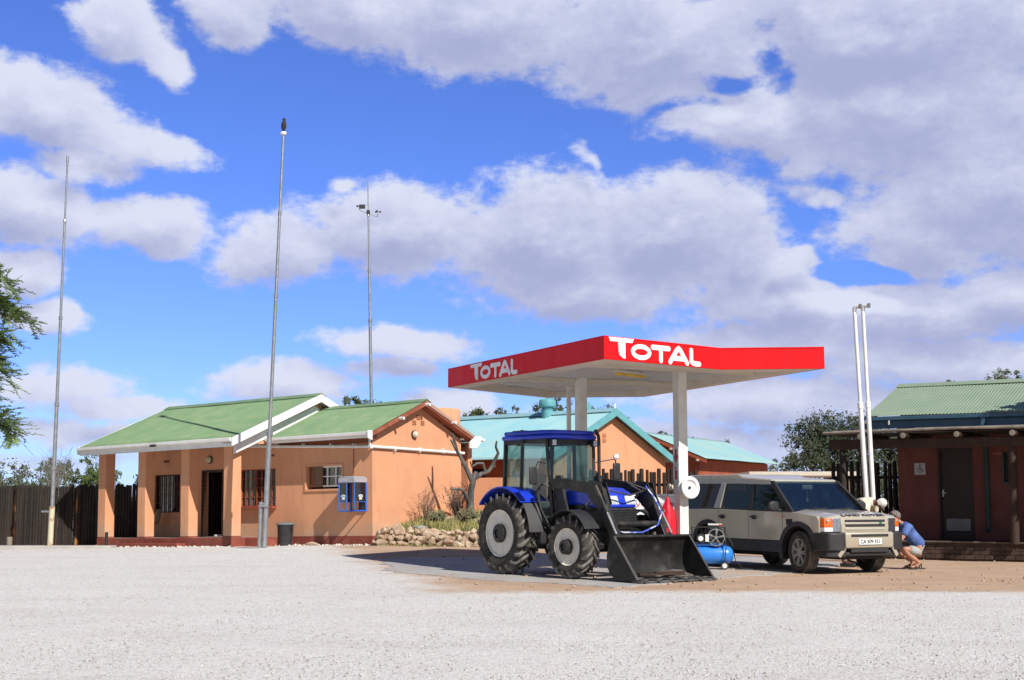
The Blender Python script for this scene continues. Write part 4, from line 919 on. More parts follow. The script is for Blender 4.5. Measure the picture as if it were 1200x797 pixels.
# ================================================================== masts
def mast(name, base, top, secs, lab, m=steel, post=None):
    root = empty(name, base); b = Vector(base); d = Vector(top)-b; tag(root, lab, 'mast'); mb = MB()
    for i, (t0, t1, r) in enumerate(secs): mb.tube([d*t0, d*t1], [r, r*.97], 10)
    mb.build('tube', m, root); mb = MB()
    for i, (t0, t1, r) in enumerate(secs[:-1]): mb.lathe([(r*.9, -.06), (r*1.25, -.06), (r*1.25, .04), (r*.9, .06)], d*t1, d, 10)
    mb.each('collar', m, root); return root
z1_ = gz(-13.77, 41.2)
m1 = mast('slender_mast', (-13.86, 41.2, z1_), (-13.80, 41.2, 11.93), [(0, .20, .066), (.2, .36, .058), (.36, .58, .048), (.58, .83, .038), (.83, .98, .028), (.98, 1, .04)], 'thin grey telescopic mast at the far left in front of the log fence')
MB().tube([(.02, -.12, 0), (.04, -.12, 1.25)], .085, 12).build('stub_post', mat('rusty_cream_paint', (.55,.5,.36), (.3,.14,.06), 4, .6, lo=.5, hi=.66), m1)
MB().tube([(.0, -.1, 1.1), (-.28, -.1, 1.1)], .03, 8).build('clamp', steel, m1)
mb = MB(); mb.box(-2.4, 2.0, -.35, .3, -.1, .09); o = mb.build('concrete_kerb', concrete, bevel=.02); o.location = (-13.9, 41.0, z1_); tag(o, 'low grey concrete slab at the foot of the far left mast', 'slab')
m2 = mast('slender_mast', (-6.72, 37.2, 0), (-6.42, 37.2, 11.60), [(0, .27, .075), (.27, .60, .050), (.60, .80, .043), (.80, .995, .036)], 'silver telescopic mast in front of the orange house with a bird on its tip')
m2r = [c for c in bpy.data.objects if c.parent == m2]
MB().lathe([(.05, -.06), (.085, -.02), (.08, .04), (0, .06)], (.30, 0, 11.56), n=12).build('tip_cap', white, m2)
mb = MB(); mb.tube([(-.13, -.02, 0), (-.11, -.02, 1.28)], .055, 10); mb.tube([(-.13, -.03, 1.22), (.10, -.03, 1.22)], .035, 8); mb.box(-.16, .1, -.12, -.08, 1.15, 1.19); mb.tube([(.0, -.12, .35), (.0, .05, .35)], .015, 6); mb.build('hinge_bracket', steel, m2)
zt = 13.2
m3 = mast('weather_mast', (-5.06, 50, 0), (-5.42, 50, 13.25), [(0, .6, .06), (.6, .74, .05), (.74, .90, .035), (.90, 1, .022)], 'thin white weather mast with a wind vane rising behind the green roofs')
mb = MB(); c_ = Vector((-.33, 0, 12.0)); mb.tube([c_+Vector((-.32, 0, .10)), c_+Vector((.35, 0, -.15))], .014, 6); mb.build('cross_arm', steel, m3)
mb = MB(); c0 = c_+Vector((-.32, 0, .10)); mb.tube([c0, c0+Vector((0, 0, .12))], .012, 6)
mb.box(c0.x-.03, c0.x+.2, -.01, .01, c0.z+.06, c0.z+.22); mb.lathe([(0, -.04), (.05, 0), (0, .08)], c0+Vector((-.1, 0, .16)), 'x', 10); mb.build('wind_vane', blackp, m3)
mb = MB(); c1 = c_+Vector((.35, 0, -.15)); mb.tube([c1, c1+Vector((0, 0, .2))], .010, 6)
for k in range(3): t = k*2.09; mb.lathe([(0, 0), (.035, .02), (.04, .05), (0, .055)], c1+Vector((.09*math.cos(t), .09*math.sin(t), .2)), (-math.sin(t), math.cos(t), 0), 8)
mb.tube([c1+Vector((-.09, 0, .2)), c1+Vector((.09, 0, .2))], .006, 4); mb.build('cup_anemometer', blackp, m3)
MB().box(-.39, -.27, -.06, .06, 11.95, 12.1).build('sensor_box', blackp, m3, bevel=.01)
# bird
bd = empty('bird', (-6.42, 37.2, 11.66)); bd.scale = (.78, .78, .78); tag(bd, 'dark bird of prey perched on top of the silver mast', 'bird')
mb = MB(); mb.lathe([(0, -.13), (.03, -.12), (.055, -.06), (.085, .02), (.095, .12), (.08, .22), (.055, .28), (.052, .32), (.045, .37), (.02, .40), (0, .405)], (0, 0, .05), (.04, .03, 1), 16)
mb.lathe([(.018, 0), (.010, .03), (0, .05)], (-.03, -.02, .385), (-1, -.2, -.2), 8); mb.build('body', mat('black_plumage', (.012,.010,.009), (.03,.024,.02), 20, .8), bd)
mb = MB(); mb.box(-.025, .03, .03, .06, -.20, .05); mb.build('tail', mat('black_plumage', (0,0,0)), bd, bevel=.01)
mb = MB(); mb.tube([(-.02, 0, -.03), (-.02, -.02, .0)], .012, 5); mb.tube([(.03, 0, -.03), (.03, -.02, .0)], .012, 5); mb.build('feet', mat('bird_feet', (.3,.25,.1), None, 5, .7), bd)

# ================================================================== phone booth, bin
def HP(u, v, z): return Matrix.LocRotScale(Vector((HO_.x, HO_.y, 0)), __import__('mathutils').Euler(HR), None) @ Vector((u, v, z))
PB = empty('phone_booth', HP(3.49, 1.598, .02), rot=HR); tag(PB, 'blue framed wall mounted phone booth with white telephone symbols and grey hood', 'phone booth')
wx, dp = .29, .50
mb = MB(); mb.box(-wx-.02, wx+.02, -dp-.02, 0, 1.72, 1.86); mb.ext([(-wx-.02, 1.86), (wx+.02, 1.86), (wx-.04, 1.895), (-wx+.04, 1.895)], 'y', -dp, -.02); mb.build('hood', mat('grey_hood_paint', (.40,.40,.43), (.34,.34,.37), 3, .5), PB, bevel=.01)
mb = MB(); mb.box(-.20, .02, -dp-.024, -dp-.02, 1.765, 1.815); mb.build('hood_label', mat('pale_label', (.55,.56,.62), (.2,.25,.45), 30, .5, lo=.5, hi=.55), PB, smooth=0)
def frame_loop(pl):  # rounded bottom U of tube
    pts = [pl(0, 1.72), pl(0, 1.02), pl(.02, .955), pl(.07, .93), pl(.43, .93), pl(.48, .955), pl(.50, 1.02), pl(.50, 1.72)]; return pts
for s in (-1, 1):
    fr = MB().tube([(s*wx, -dp+k[0], k[1]) for k in ((.0, 1.72), (.0, 1.02), (.02, .955), (.07, .93), (dp-.02, .93))], .020, 8); fr.tube([(s*wx, -.02, .93), (s*wx, -.02, 1.72)], .024, 8); fr.tube([(s*wx, -dp, 1.18), (s*wx, 0, 1.18)], .009, 6)
    f_ = fr.build('side_frame', phoneblue, PB)
    MB().box(s*wx-.003, s*wx+.003, -dp+.01, -.02, 1.18, 1.72).build('side_pane', gl_clear if s < 0 else glass('smoked_pane', (.45,.47,.5), .6), f_, smooth=0)
mb = MB(); mb.tube([(-wx, -.03, .93), (wx, -.03, .93)], .02, 8); mb.tube([(-wx, -dp+.07, .93), (wx, -dp+.07, .93)], .012, 8); mb.build('bottom_rail', phoneblue, PB)
MB().box(.02, wx-.02, -.03, -.004, .95, 1.72).build('back_board', interior, PB, smooth=0)
ph = MB().box(.05, .22, -.16, -.03, 1.22, 1.56).build('telephone', mat('phone_blue_case', (.05,.16,.5), None, 4, .4), PB, bevel=.015)
MB().box(.08, .19, -.165, -.16, 1.44, 1.53).build('display', mat('grey_display', (.4,.42,.45), None, 3, .4), ph, smooth=0)
MB().tube([(.03, -.14, 1.50), (.0, -.17, 1.46), (.0, -.17, 1.34), (.03, -.14, 1.30)], .02, 8).build('handset', blackp, ph)
def phone_icon(pl, name, par):
    mb = MB(); w = [(-.06, -.055), (.06, -.055), (.045, .02), (.02, .035), (-.02, .035), (-.045, .02)]
    n = len(w); mb.add([pl(x, y, 0) for x, y in w]+[pl(x, y, .003) for x, y in w], [tuple(range(n)), tuple(range(2*n-1, n-1, -1))]+[(i, (i+1) % n, n+(i+1) % n, n+i) for i in range(n)])
    ribbon(mb, [(-.075, .03), (-.06, .06), (0, .072), (.06, .06), (.075, .03)], .032, pl, 0, .0045); return mb.build(name, signw, par, smooth=0)
phone_icon(lambda x, y, h: (wx+.004+h, -.25+x, 1.30+y), 'telephone_symbol', PB)
fp_ = MB().box(-wx+.02, .0, -dp+.006, -dp+.012, 1.18, 1.72).build('front_pane', gl_clear, PB, smooth=0)
phone_icon(lambda x, y, h: (-.13+x, -dp+.005-h, 1.30+y), 'telephone_symbol', PB)
MB().tube([(-wx, -dp, .93+.0), (-.02, -dp, .93)], .02, 8).build('front_rail', phoneblue, PB); MB().tube([(0, -dp, .93), (0, -dp, 1.72)], .018, 8).build('front_post', phoneblue, PB); MB().tube([(-wx, -dp, 1.18), (0, -dp, 1.18)], .009, 6).build('front_rail', phoneblue, PB)
BN = empty('rubbish_bin', HP(1.02, 1.15, 0) ); BN.location.z = gz(BN.location.x, BN.location.y); tag(BN, 'charcoal rubbish bin with a grey lid against the orange wall', 'bin')
mb = MB(); mb.lathe([(.20, 0), (.205, .02), (.235, .56), (.25, .58), (.25, .60), (.22, .60)], (0, 0, 0), n=32)
for z in (.14, .3): mb.lathe([(.2+z*.06, z-.012), (.216+z*.06, z), (.2+z*.06, z+.012)], (0, 0, 0), n=32)
mb.build('body', binm, BN)
MB().lathe([(.26, .595), (.27, .60), (.268, .625), (.20, .65), (.03, .665), (.03, .69), (0, .69)], (0, 0, 0), n=32).build('lid', bingrey, BN)
for s in (-1, 1): MB().tube([(s*.235*.8, -s*.235*.6, .55), (s*.31*.8, -s*.31*.6, .53), (s*.31*.8, -s*.31*.6, .46), (s*.23*.8, -s*.23*.6, .43)], .018, 6).build('handle', binm, BN)
# flat rock and small posts by the walls
def boulder(mb, c, s, seed, sub=2, jit=.05):
    g = random.Random(seed); bm = bmesh.new(); bmesh.ops.create_icosphere(bm, subdivisions=sub, radius=1.)
    pl = [(Vector((g.uniform(-1, 1), g.uniform(-1, 1), g.uniform(-1, 1))).normalized(), g.uniform(.55, .9)) for _ in range(9)]
    for v in bm.verts:
        for n, d in pl:
            k = v.co.dot(n)
            if k > d: v.co -= n*(k-d)
        v.co += Vector((g.uniform(-1, 1), g.uniform(-1, 1), g.uniform(-1, 1)))*jit
    a = g.uniform(0, 6.28); M = Matrix.Rotation(a, 3, 'Z')
    vs = [Vector(c)+Vector((q.x*s[0], q.y*s[1], q.z*s[2])) for q in (M @ v.co for v in bm.verts)]
    mb.add(vs, [tuple(v.index for v in f.verts) for f in bm.faces]); bm.free()
mb = MB(); p = HP(2.05, 1.2, 0); boulder(mb, (0, 0, .04), (.22, .12, .06), 4); o = mb.build('flat_stone', rock, smooth=30); o.location = (p.x, p.y, gz(p.x, p.y)); tag(o, 'flat pale stone lying at the foot of the wall right of the bin', 'stone')
mb = MB().tube([(0, 0, -.2), (0, 0, .36)], .085, 10); o = mb.build('stump_post', wood_g); o.location = (-15.25, 41.6, gz(-15.25, 41.6)); tag(o, 'short pale stump post left of the far left mast', 'post')
mb = MB().tube([(0, 0, -.2), (0, 0, .62)], .05, 8); o = mb.build('short_black_post', wood_d); o.location = (-16.4, 41.2, gz(-15.25, 41.6)); tag(o, 'short black post at the left picture edge before the log fence', 'post')
mb = MB().tube([(0, 0, -.2), (0, 0, .45)], .05, 8); o = mb.build('short_black_post', wood_d); o.location = (-12.4, 41.9, gz(-12.4, 41.9)); tag(o, 'short black post just left of the veranda', 'post')
# white plastic chair on the veranda
CH_ = empty('garden_chair', HP(-5.0, 1.15, .262), rot=(0, -.021, R(-36-60))); tag(CH_, 'pale plastic garden chair on the veranda below the barred window', 'chair')
pm = mat('aged_plastic', (.40,.37,.33), None, 4, .5)
mb = MB(); mb.grid(lambda a, b: (-.22+.44*a, -.02+.02*math.sin(b*3)+.0, 0) if False else (-.22+.44*a, .2+.10*b, .42+.45*b-.0*a), 6, 6); mb.build('backrest', pm, CH_, solid=.02)
MB().box(-.22, .22, -.22, .22, .40, .425).build('seat', pm, CH_, bevel=.01)
for sx_ in (-.2, .2):
    for sy_ in (-.2, .2): MB().tube([(sx_*1.1, sy_*1.1, 0), (sx_, sy_, .41)], .02, 6).build('leg', pm, CH_)
    MB().box(sx_-.02, sx_+.02, -.2, .25, .60, .625).build('armrest', pm, CH_, bevel=.01)
# ================================================================== rock garden
SG = empty('garden_bed', (-1.6, 39.2, 0))
def bed(a, b):
    x = -3.5+a*5.2; y = 37.75+b*3.6; return (x, y, gz(x, y)+(.30+.45*sst(b, 0, .9))*sst(a, -.01, .10)*(1-sst(a, .8, 1))*(1-sst(b, .85, 1))+.04*math.sin(x*5)+.03*math.sin(y*7+x*3)-(.6 if b <= 0 or a <= 0 else 0))
mb = MB().grid(bed, 40, 26); o = mb.build('garden_mound', soil, smooth=60); o['kind'] = 'structure'; bpy.data.objects.remove(SG)
mb = MB(); g = random.Random(11)
for j in range(3):
    x = -3.72+.06*j
    while x < .5:
        s = g.choice([.06, .08, .10, .12, .155])*g.uniform(.9, 1.2); y = 37.55+.05*j+g.uniform(-.09, .09)+.1*math.sin(x*1.3)
        if x < -3.4: y += (-3.4-x)*-.0+g.uniform(0, .15)
        boulder(mb, (x, y, gz(x, y)+.08+.14*j+g.uniform(-.05, .05)), (s*g.uniform(.8, 1.3), s*.9, s*g.uniform(.6, 1.15)), g.random()*999, 3 if s > .12 else 2, .09 if s < .12 else .055); x += s*g.uniform(1.0, 1.5)
for k in range(7):
    y = 37.7+.22*k
    for j in range(3): boulder(mb, (-3.62+.05*j+g.uniform(-.04, .04), y, gz(-3.6, y)+.10+.15*j), (.14, .15, .11), g.random()*999)
tag(mb.build('dry_stone_wall', rock, smooth=30), 'low dry stone wall of rough pale limestone around the rock garden', 'stone wall')
def bed_z(x, y): return bed((x+3.5)/5.2, max(.001, (y-37.75)/3.6))[2]
labs = ['pale boulder on the mound behind the left end of the stone wall', 'blue grey flat boulder lying behind the left part of the stone wall', 'dark grey boulder at the left corner of the rock garden', 'ochre flat rock in the middle of the rock garden grass', 'white rock near the base of the shrubs on the mound', 'cream boulder at the foot of the dead tree', 'rounded cream rock right of the dead tree foot', 'small white rock among the yellow grass', 'rough tan rock beside the tractor tyre on the mound', 'pale rock on the back edge of the mound against the wall']
bluerock = mat('blue_grey_rock', (.30,.36,.38), (.22,.25,.26), 5, .85, bump=.01)
spots = [(-3.0, 38.5, .20), (-2.55, 38.2, .30), (-3.25, 38.1, .22), (-1.95, 38.45, .2), (-1.6, 39.0, .19), (-.95, 39.2, .26), (-.55, 38.9, .24), (-1.2, 38.05, .14), (-.7, 38.2, .2), (-1.8, 39.8, .22)]
for (x, y, s), lb, i in zip(spots, labs, range(10)):
    mb = MB(); boulder(mb, (0, 0, s*.35), (s, s*.7, s*.45 if i not in (1, 3) else s*.3), i*7+1)
    o = mb.build('garden_rock', bluerock if i in (1,) else (mat('dark_rock', (.14,.13,.125), (.24,.21,.2), 5, .9) if i == 2 else rock), smooth=30); o.location = (x, y, bed_z(x, y)); tag(o, lb, 'rock', 'loose rocks in the rock garden')
def blades(mb, x, y, z, n, h, spread, g, w=.012):
    for _ in range(n):
        a = g.uniform(0, 6.28); r = g.uniform(0, spread); bx, by = x+r*math.cos(a), y+r*math.sin(a); hh = h*g.uniform(.5, 1.1); l = g.uniform(0, .5)*hh; a2 = g.uniform(0, 6.28)
        dx, dy = w*math.cos(a2+1.57), w*math.sin(a2+1.57)
        mb.add([(bx-dx, by-dy, z), (bx+dx, by+dy, z), (bx+l*.4*math.cos(a2)+dx*.7, by+l*.4*math.sin(a2)+dy*.7, z+hh*.6), (bx+l*math.cos(a2), by+l*math.sin(a2), z+hh)], [(0, 1, 2), (0, 2, 3)])
mb = MB(); mb2 = MB(); g = random.Random(5)
for _ in range(260):
    x = g.uniform(-3.1, .3); y = g.uniform(37.95, 38.9) if g.random() < .7 else g.uniform(38.5, 40.3)
    blades(mb if g.random() < .75 else mb2, x, y, bed_z(x, y)-.03, 26, g.uniform(.20, .38), .15, g)
for _ in range(26):
    x = g.uniform(-3.6, .2); y = 37.45-g.uniform(0, .3); blades(mb2, x, y, gz(x, y)-.02, 9, .1, .15, g)
tag(mb.build('dry_grass', grass_m, smooth=0, recalc=False), 'yellow dry grass on the rock garden', kind='stuff')
tag(mb2.build('green_grass', mat('green_grass_blades', (.20,.22,.09), (.30,.28,.12), 4, .8), smooth=0, recalc=False), 'green grass tufts on and below the rock garden', kind='stuff')
def bush_twigs(name, loc, h, w, n, seed, m, label, lm=None, nleaf=0, leaf=.03):
    g = random.Random(seed); root = empty(name, loc); tag(root, label, 'shrub'); mb = MB(); lf = MB()
    for _ in range(n):
        a = g.uniform(0, 6.28); t = g.uniform(.1, 1)*w; p = Vector((g.uniform(-.05, .05), g.uniform(-.05, .05), 0)); e = Vector((t*math.cos(a), t*math.sin(a), h*g.uniform(.5, 1.)))
        q = p.lerp(e, .5)+Vector((g.uniform(-.1, .1), g.uniform(-.1, .1), g.uniform(0, .1)))*h; mb.tube([p, q, e], [.010, .006, .003], 4)
        for k in range(4):
            s = q.lerp(e, g.random()); f = s+Vector((g.uniform(-1, 1), g.uniform(-1, 1), g.uniform(.2, 1)))*h*.22; mb.tube([s, f], [.004, .002], 3)
            for _ in range(nleaf):
                c = s.lerp(f, g.random())+Vector([g.uniform(-.03, .03) for _ in range(3)]); d1 = Vector([g.uniform(-1, 1) for _ in range(3)]).normalized()*leaf; d2 = d1.orthogonal()*.6; lf.add([c-d1, c+d2, c+d1, c-d2], [(0, 1, 2, 3)])
    mb.build('branches', m, root, smooth=0)
    if lf.f: lf.build('leaves', lm, root, smooth=0, recalc=False)
    return root
lg = leafmat('dusty_shrub_leaf', (.26,.27,.15), (.18,.20,.11))
ldry = leafmat('dry_shrub_leaf', (.22,.13,.09), (.16,.12,.08))
bush_twigs('twiggy_shrub', (-2.45, 39.2, bed_z(-2.45, 39.2)-.05), 1.15, .38, 34, 1, twig, 'thin reddish twiggy shrub against the orange gable wall, left one', ldry, 1, .02)
bush_twigs('twiggy_shrub', (-1.60, 39.9, bed_z(-1.6, 39.9)-.05), 1.15, .5, 60, 2, mat('grey_twigs', (.16,.14,.13), (.10,.09,.085), 6, .9), 'dense grey twiggy shrub left of the dead tree', ldry, 2, .022)
bush_twigs('leafy_shrub', (-1.25, 39.2, bed_z(-1.25, 39.2)-.05), .55, .35, 46, 3, twig, 'low grey green shrub in front of the dead tree', lg, 4, .03)
bush_twigs('leafy_shrub', (-2.1, 38.75, bed_z(-2.1, 38.75)-.05), .5, .3, 40, 4, twig, 'small grey green shrub in the middle of the rock garden', lg, 4, .03)
bush_twigs('twiggy_shrub', (-.45, 40.0, bed_z(-.45, 40.)-.05), 1.0, .4, 40, 6, twig, 'thin reddish twiggy shrub right of the dead tree by the tractor', ldry, 1, .02)
# dead tree (silhouette read from the photo, given depth)
def ray(px, py):
    a = (px-600)/F; b = (398.5-py)/F; return Vector((a, math.cos(TH)-b*math.sin(TH), math.sin(TH)+b*math.cos(TH)))
def PY(px, py, Y): r = ray(px, py); t = Y/r.y; return Vector((r.x*t, Y, CH+r.z*t))
def PZ(px, py, z): r = ray(px, py); t = (z-CH)/r.z; return Vector((r.x*t, r.y*t, z))
DT = empty('dead_tree', PY(551, 603, 39.6)); tag(DT, 'leafless grey dead tree trunk with crooked branches beside the orange gable', 'dead tree'); o0 = DT.location
def br(pts, r, name): mb = MB(); mb.tube([PY(x, y, 39.6+dz)-o0 for x, y, dz in pts], r, 9); return mb.build(name, bark, DT)
br([(551, 606, 0), (551, 590, 0), (552, 575, 0), (555, 560, .05), (558, 553, .1)], [.13, .105, .095, .088, .06], 'trunk')
br([(554, 566, .05), (548, 552, 0), (541, 538, -.1), (534, 526, -.2), (528, 515, -.3)], [.08, .068, .055, .042, .026], 'branch')
br([(535, 527, -.2), (533, 519, -.1), (530, 508, .0)], [.05, .045, .03], 'branch')
br([(555, 561, .05), (563, 556, .2), (573, 552, .3), (577, 546, .35), (580, 539, .4)], [.08, .07, .055, .05, .042], 'branch')
br([(577, 546, .35), (582, 535, .4), (584, 531, .35), (581, 524, .3), (582, 517, .2)], [.055, .05, .045, .035, .025], 'branch')
br([(568, 551, .2), (566, 543, .1), (559, 543, 0), (553, 547, -.1), (551, 541, -.15)], [.045, .04, .035, .03, .02], 'branch')
br([(549, 590, 0), (547, 583, -.15), (543, 575, -.3), (537, 573, -.45), (528, 573, -.6)], [.07, .06, .05, .04, .03], 'branch')
br([(576, 548, .35), (581, 546, .4)], [.035, .02], 'branch')

# ================================================================== trees
def crown(mb, centers, n, leaf, g, flat=.0, shell=.5):
    """leaf quads gathered in sub-clumps so that the outline is ragged and gappy"""
    tot = sum(c[3]*c[4]*c[5] for c in centers)**.999
    for cx_, cy_, cz_, rx, ry, rz in centers:
        k = max(3, int(n*(rx*ry*rz)/tot/26)); 
        for _ in range(k):
            d = Vector([g.gauss(0, 1) for _ in range(3)]).normalized(); r = g.uniform(shell, 1.05); c = Vector((cx_+d.x*rx*r, cy_+d.y*ry*r, cz_+d.z*rz*r)); cr = g.uniform(.16, .42)*min(rx, rz)
            for _ in range(26):
                p = c+Vector([g.gauss(0, .5) for _ in range(3)])*cr; a = Vector([g.gauss(0, 1) for _ in range(3)]).normalized()*leaf*g.uniform(.6, 1.3); b = a.orthogonal().normalized()*leaf*g.uniform(.3, .6)
                mb.add([p-a, p+b, p+a, p-b], [(0, 1, 2, 3)])
def tree(name, loc, h, w, label, n=5000, leaf=.07, seed=0, lm=None, trunk_h=.3, cl=9, flat=.6, cat='tree', group=None, tm=None, top=.22):
    g = random.Random(seed); root = empty(name, loc); tag(root, label, cat, group); mb = MB(); cs = []
    th = h*trunk_h; mb.tube([(0, 0, -.2), (g.uniform(-.1, .1), 0, th*.6), (g.uniform(-.2, .2), g.uniform(-.1, .1), th)], [h*.03, h*.024, h*.02], 8); lb = MB()
    for i in range(cl):
        a = 2*math.pi*i/cl+g.uniform(-.4, .4); rr = w*g.uniform(.15, .72); z = h*g.uniform(trunk_h+.1, 1-top); r = w*g.uniform(.26, .42)
        cs.append((rr*math.cos(a), rr*math.sin(a), z, r, r, r*flat)); e = Vector((rr*math.cos(a), rr*math.sin(a), z)); s = Vector((0, 0, th*g.uniform(.7, 1)))
        q = s.lerp(e, .5)+Vector((0, 0, -.06*h)); lb.tube([s, q, e], [h*.014, h*.009, h*.004], 6)
        for _ in range(3): f = e+Vector([g.uniform(-1, 1)*r for _ in range(2)]+[g.uniform(-.2, 1)*r*flat]); lb.tube([q.lerp(e, .6), f], [h*.004, h*.0015], 4)
    cs.append((0, 0, h*(1-top), w*.36, w*.36, w*.36*flat))
    mb.build('trunk', tm or barkb, root); lb.build('limbs', tm or barkb, root)
    lf = MB(); crown(lf, cs, n, leaf, g); lf.build('crown', lm, root, smooth=0, recalc=False); return root
l1 = leafmat('acacia_leaf', (.10,.14,.045), (.055,.09,.03)); l2 = leafmat('dusty_leaf', (.13,.16,.07), (.08,.11,.045)); l3 = leafmat('dark_leaf', (.05,.065,.038), (.095,.115,.065)); l4 = leafmat('grey_leaf', (.15,.17,.11), (.11,.13,.075))
# behind the left fence
tree('thorn_bush', (-19.2, 52, -.1), 3.1, 1.9, 'grey green thorn bush behind the log fence at the left edge', 5200, .06, 1, l4, .15, 9, .75, 'bush')
tree('thorn_bush', (-17.3, 51, -.1), 3.2, 1.5, 'dense green thorn bush behind the log fence left of the mast', 4200, .055, 2, l2, .15, 8, .8, 'bush')
tree('thorn_bush', (-15.3, 50, -.1), 3.6, 1.5, 'bright green thorn bush behind the log fence just right of the mast', 5000, .05, 3, leafmat('bright_leaf', (.15,.20,.05), (.09,.13,.04)), .15, 9, .8, 'bush')
bush_twigs('bare_bush', (-16.3, 48.5, 1.2), 2.0, .7, 46, 14, mat('pale_bare_twigs', (.28,.26,.23), (.2,.18,.16), 5, .9), 'bare pale twiggy bush behind the far left mast above the fence')
tree('thorn_bush', (-12.9, 49.5, -.1), 3.2, 1.3, 'dark green bush seen between the first two veranda pillars', 4200, .06, 4, l3, .15, 8, .8, 'bush')
# behind the teal roof
for i, (x, h, w, s) in enumerate([(-3.4, 7.0, 1.7, 5), (-.6, 7.3, 1.9, 6), (1.9, 7.9, 1.9, 7), (4.5, 7.2, 1.8, 8)]):
    tree('thorn_tree', (x+(.4 if i else 1.6), 70, 0), h, w, ['small thorn tree top above the left end of the turquoise roof ridge', 'thorn tree top above the turquoise ridge left of the roof vents', 'tallest thorn tree top rising behind the turquoise roof vents', 'thorn tree top behind the canopy posts above the turquoise ridge'][i], 4200, .085, s, l4 if i % 2 else l2, .35, 8, .7, group='thorn trees behind the turquoise roof')
tree('thorn_tree', (8.6, 78, 0), 6.1, 1.6, 'thin dark thorn tree above the turquoise slope left of the front canopy post', 1600, .07, 31, l3, .4, 6, .6)
tree('thorn_tree', (10.9, 95, 0), 7.0, 5.5, 'far flat line of trees just above the second turquoise roof', 4000, .11, 32, l3, .3, 12, .25)
tree('thorn_tree', (-7.4, 62, 0), 7.3, 1.6, 'tree top peeking over the green roof below the weather mast', 2600, .07, 33, l2, .4, 7, .6)
# right: big dark tree behind the vent pipes
tree('camel_thorn_tree', (11.2, 46.5, 0), 4.75, 2.35, 'large dark thorn tree behind the white vent pipes', 19000, .06, 12, l3, .12, 18, .8)
tree('camel_thorn_tree', (13.6, 48, 0), 4.0, 1.9, 'lower dark thorn tree behind the log porch of the washroom', 9000, .065, 13, l3, .12, 12, .8)
tree('thorn_bush', (16.4, 82, 0), 4.4, 3.0, 'distant olive bush above the roof of the car', 3500, .10, 14, l4, .15, 9, .5, 'bush')
tree('thorn_bush', (12.6, 80, 0), 4.0, 2.4, 'distant olive bush right of the rust red building end', 3000, .10, 15, l4, .15, 8, .5, 'bush')
tree('thorn_tree', (18.2, 50, 0), 7.4, 1.9, 'thorn tree top above the right end of the pale green roof', 6000, .065, 16, l2, .35, 9, .6)
tree('thorn_tree', (16.4, 51, 0), 7.0, 1.2, 'small thorn tree top over the middle of the pale green roof', 3000, .06, 17, l4, .35, 7, .6)
# scrub on the horizon
g = random.Random(77); mb = MB(); lf = MB()
for _ in range(130):
    a = g.uniform(-1.1, 1.1); d = g.uniform(110, 260); x, y = d*math.sin(a), d*math.cos(a); r = g.uniform(1.5, 3.2)
    crown(lf, [(x, y, far_bumps(x, y)+r*.5, r*1.3, r*1.3, r*.6)], 260, .22, g)
tag(lf.build('far_scrub', l2, smooth=0, recalc=False), 'far scrub along the horizon', kind='stuff')
# left: feathery acacia whose fronds hang into the picture
AT = empty('feathery_acacia', (-15.55, 34, 0)); tag(AT, 'feathery green acacia reaching in from the left picture edge', 'tree')
mb = MB(); mb.tube([(0, 0, -.2), (.1, 0, 1.8), (-.1, 0, 3.6), (.1, 0, 6.0)], [.26, .22, .17, .10], 10); mb.build('trunk', barkb, AT)
lb = MB(); lf = MB(); g = random.Random(21)
for k in range(78):
    a = g.uniform(-1.2, 1.2) if k < 64 else g.uniform(1.5, 4.7); z0 = g.uniform(2.4, 6.5); L = g.uniform(2.0, 3.35)
    s = Vector((0, 0, z0)); d = Vector((math.cos(a), math.sin(a), 0)); z1 = min(8.5, z0+g.uniform(.2, 1.9)); 
    e = d*L+Vector((0, 0, z1-.3)); m = s.lerp(e, .5)+Vector((0, 0, .5)); pts = [s, s.lerp(m, .6), m, m.lerp(e, .5)+Vector((0, 0, .2)), e]; lb.tube(pts, [.05, .04, .03, .018, .006], 5)
    for j in range(40):
        t = g.uniform(.35, 1.0); i = t*(len(pts)-1); q = int(min(len(pts)-2, i)); b0 = pts[q].lerp(pts[q+1], i-q)
        fd = (d*g.uniform(.2, 1)+Vector((g.uniform(-.7, .7), g.uniform(-.7, .7), g.uniform(-.5, .35)))).normalized(); fl = g.uniform(.35, .75)
        fe = b0+fd*fl+Vector((0, 0, -.16*fl)); lb.tube([b0, fe], [.006, .003], 3); sd = fd.cross(Vector((0, 0, 1))).normalized()
        for w in range(11):
            c = b0.lerp(fe, (w+1)/11.5)
            for sg_ in (-1, 1):
                tip = c+sd*sg_*g.uniform(.06, .12)+fd*.05+Vector((0, 0, g.uniform(-.03, .03))); hw = fd*.024; lf.add([c-hw, c+hw, tip+hw*.6, tip-hw*.6], [(0, 1, 2, 3)])
lb.build('limbs', barkb, AT, smooth=0); lf.build('crown', leafmat('feather_leaf', (.22,.31,.10), (.14,.21,.07)), AT, smooth=0, recalc=False)
# tree outside the frame on the right: it shades the washroom block
tree('shade_tree', (14.3, 28.3, 0), 7.4, 2.6, 'spreading acacia right of the forecourt shading the washroom', 30000, .09, 41, l1, .45, 13, .45)
tree('shade_tree', (16.2, 25.6, 0), 6.6, 2.9, 'lower broad acacia beside the spreading one right of the forecourt', 24000, .09, 42, l1, .3, 13, .5)
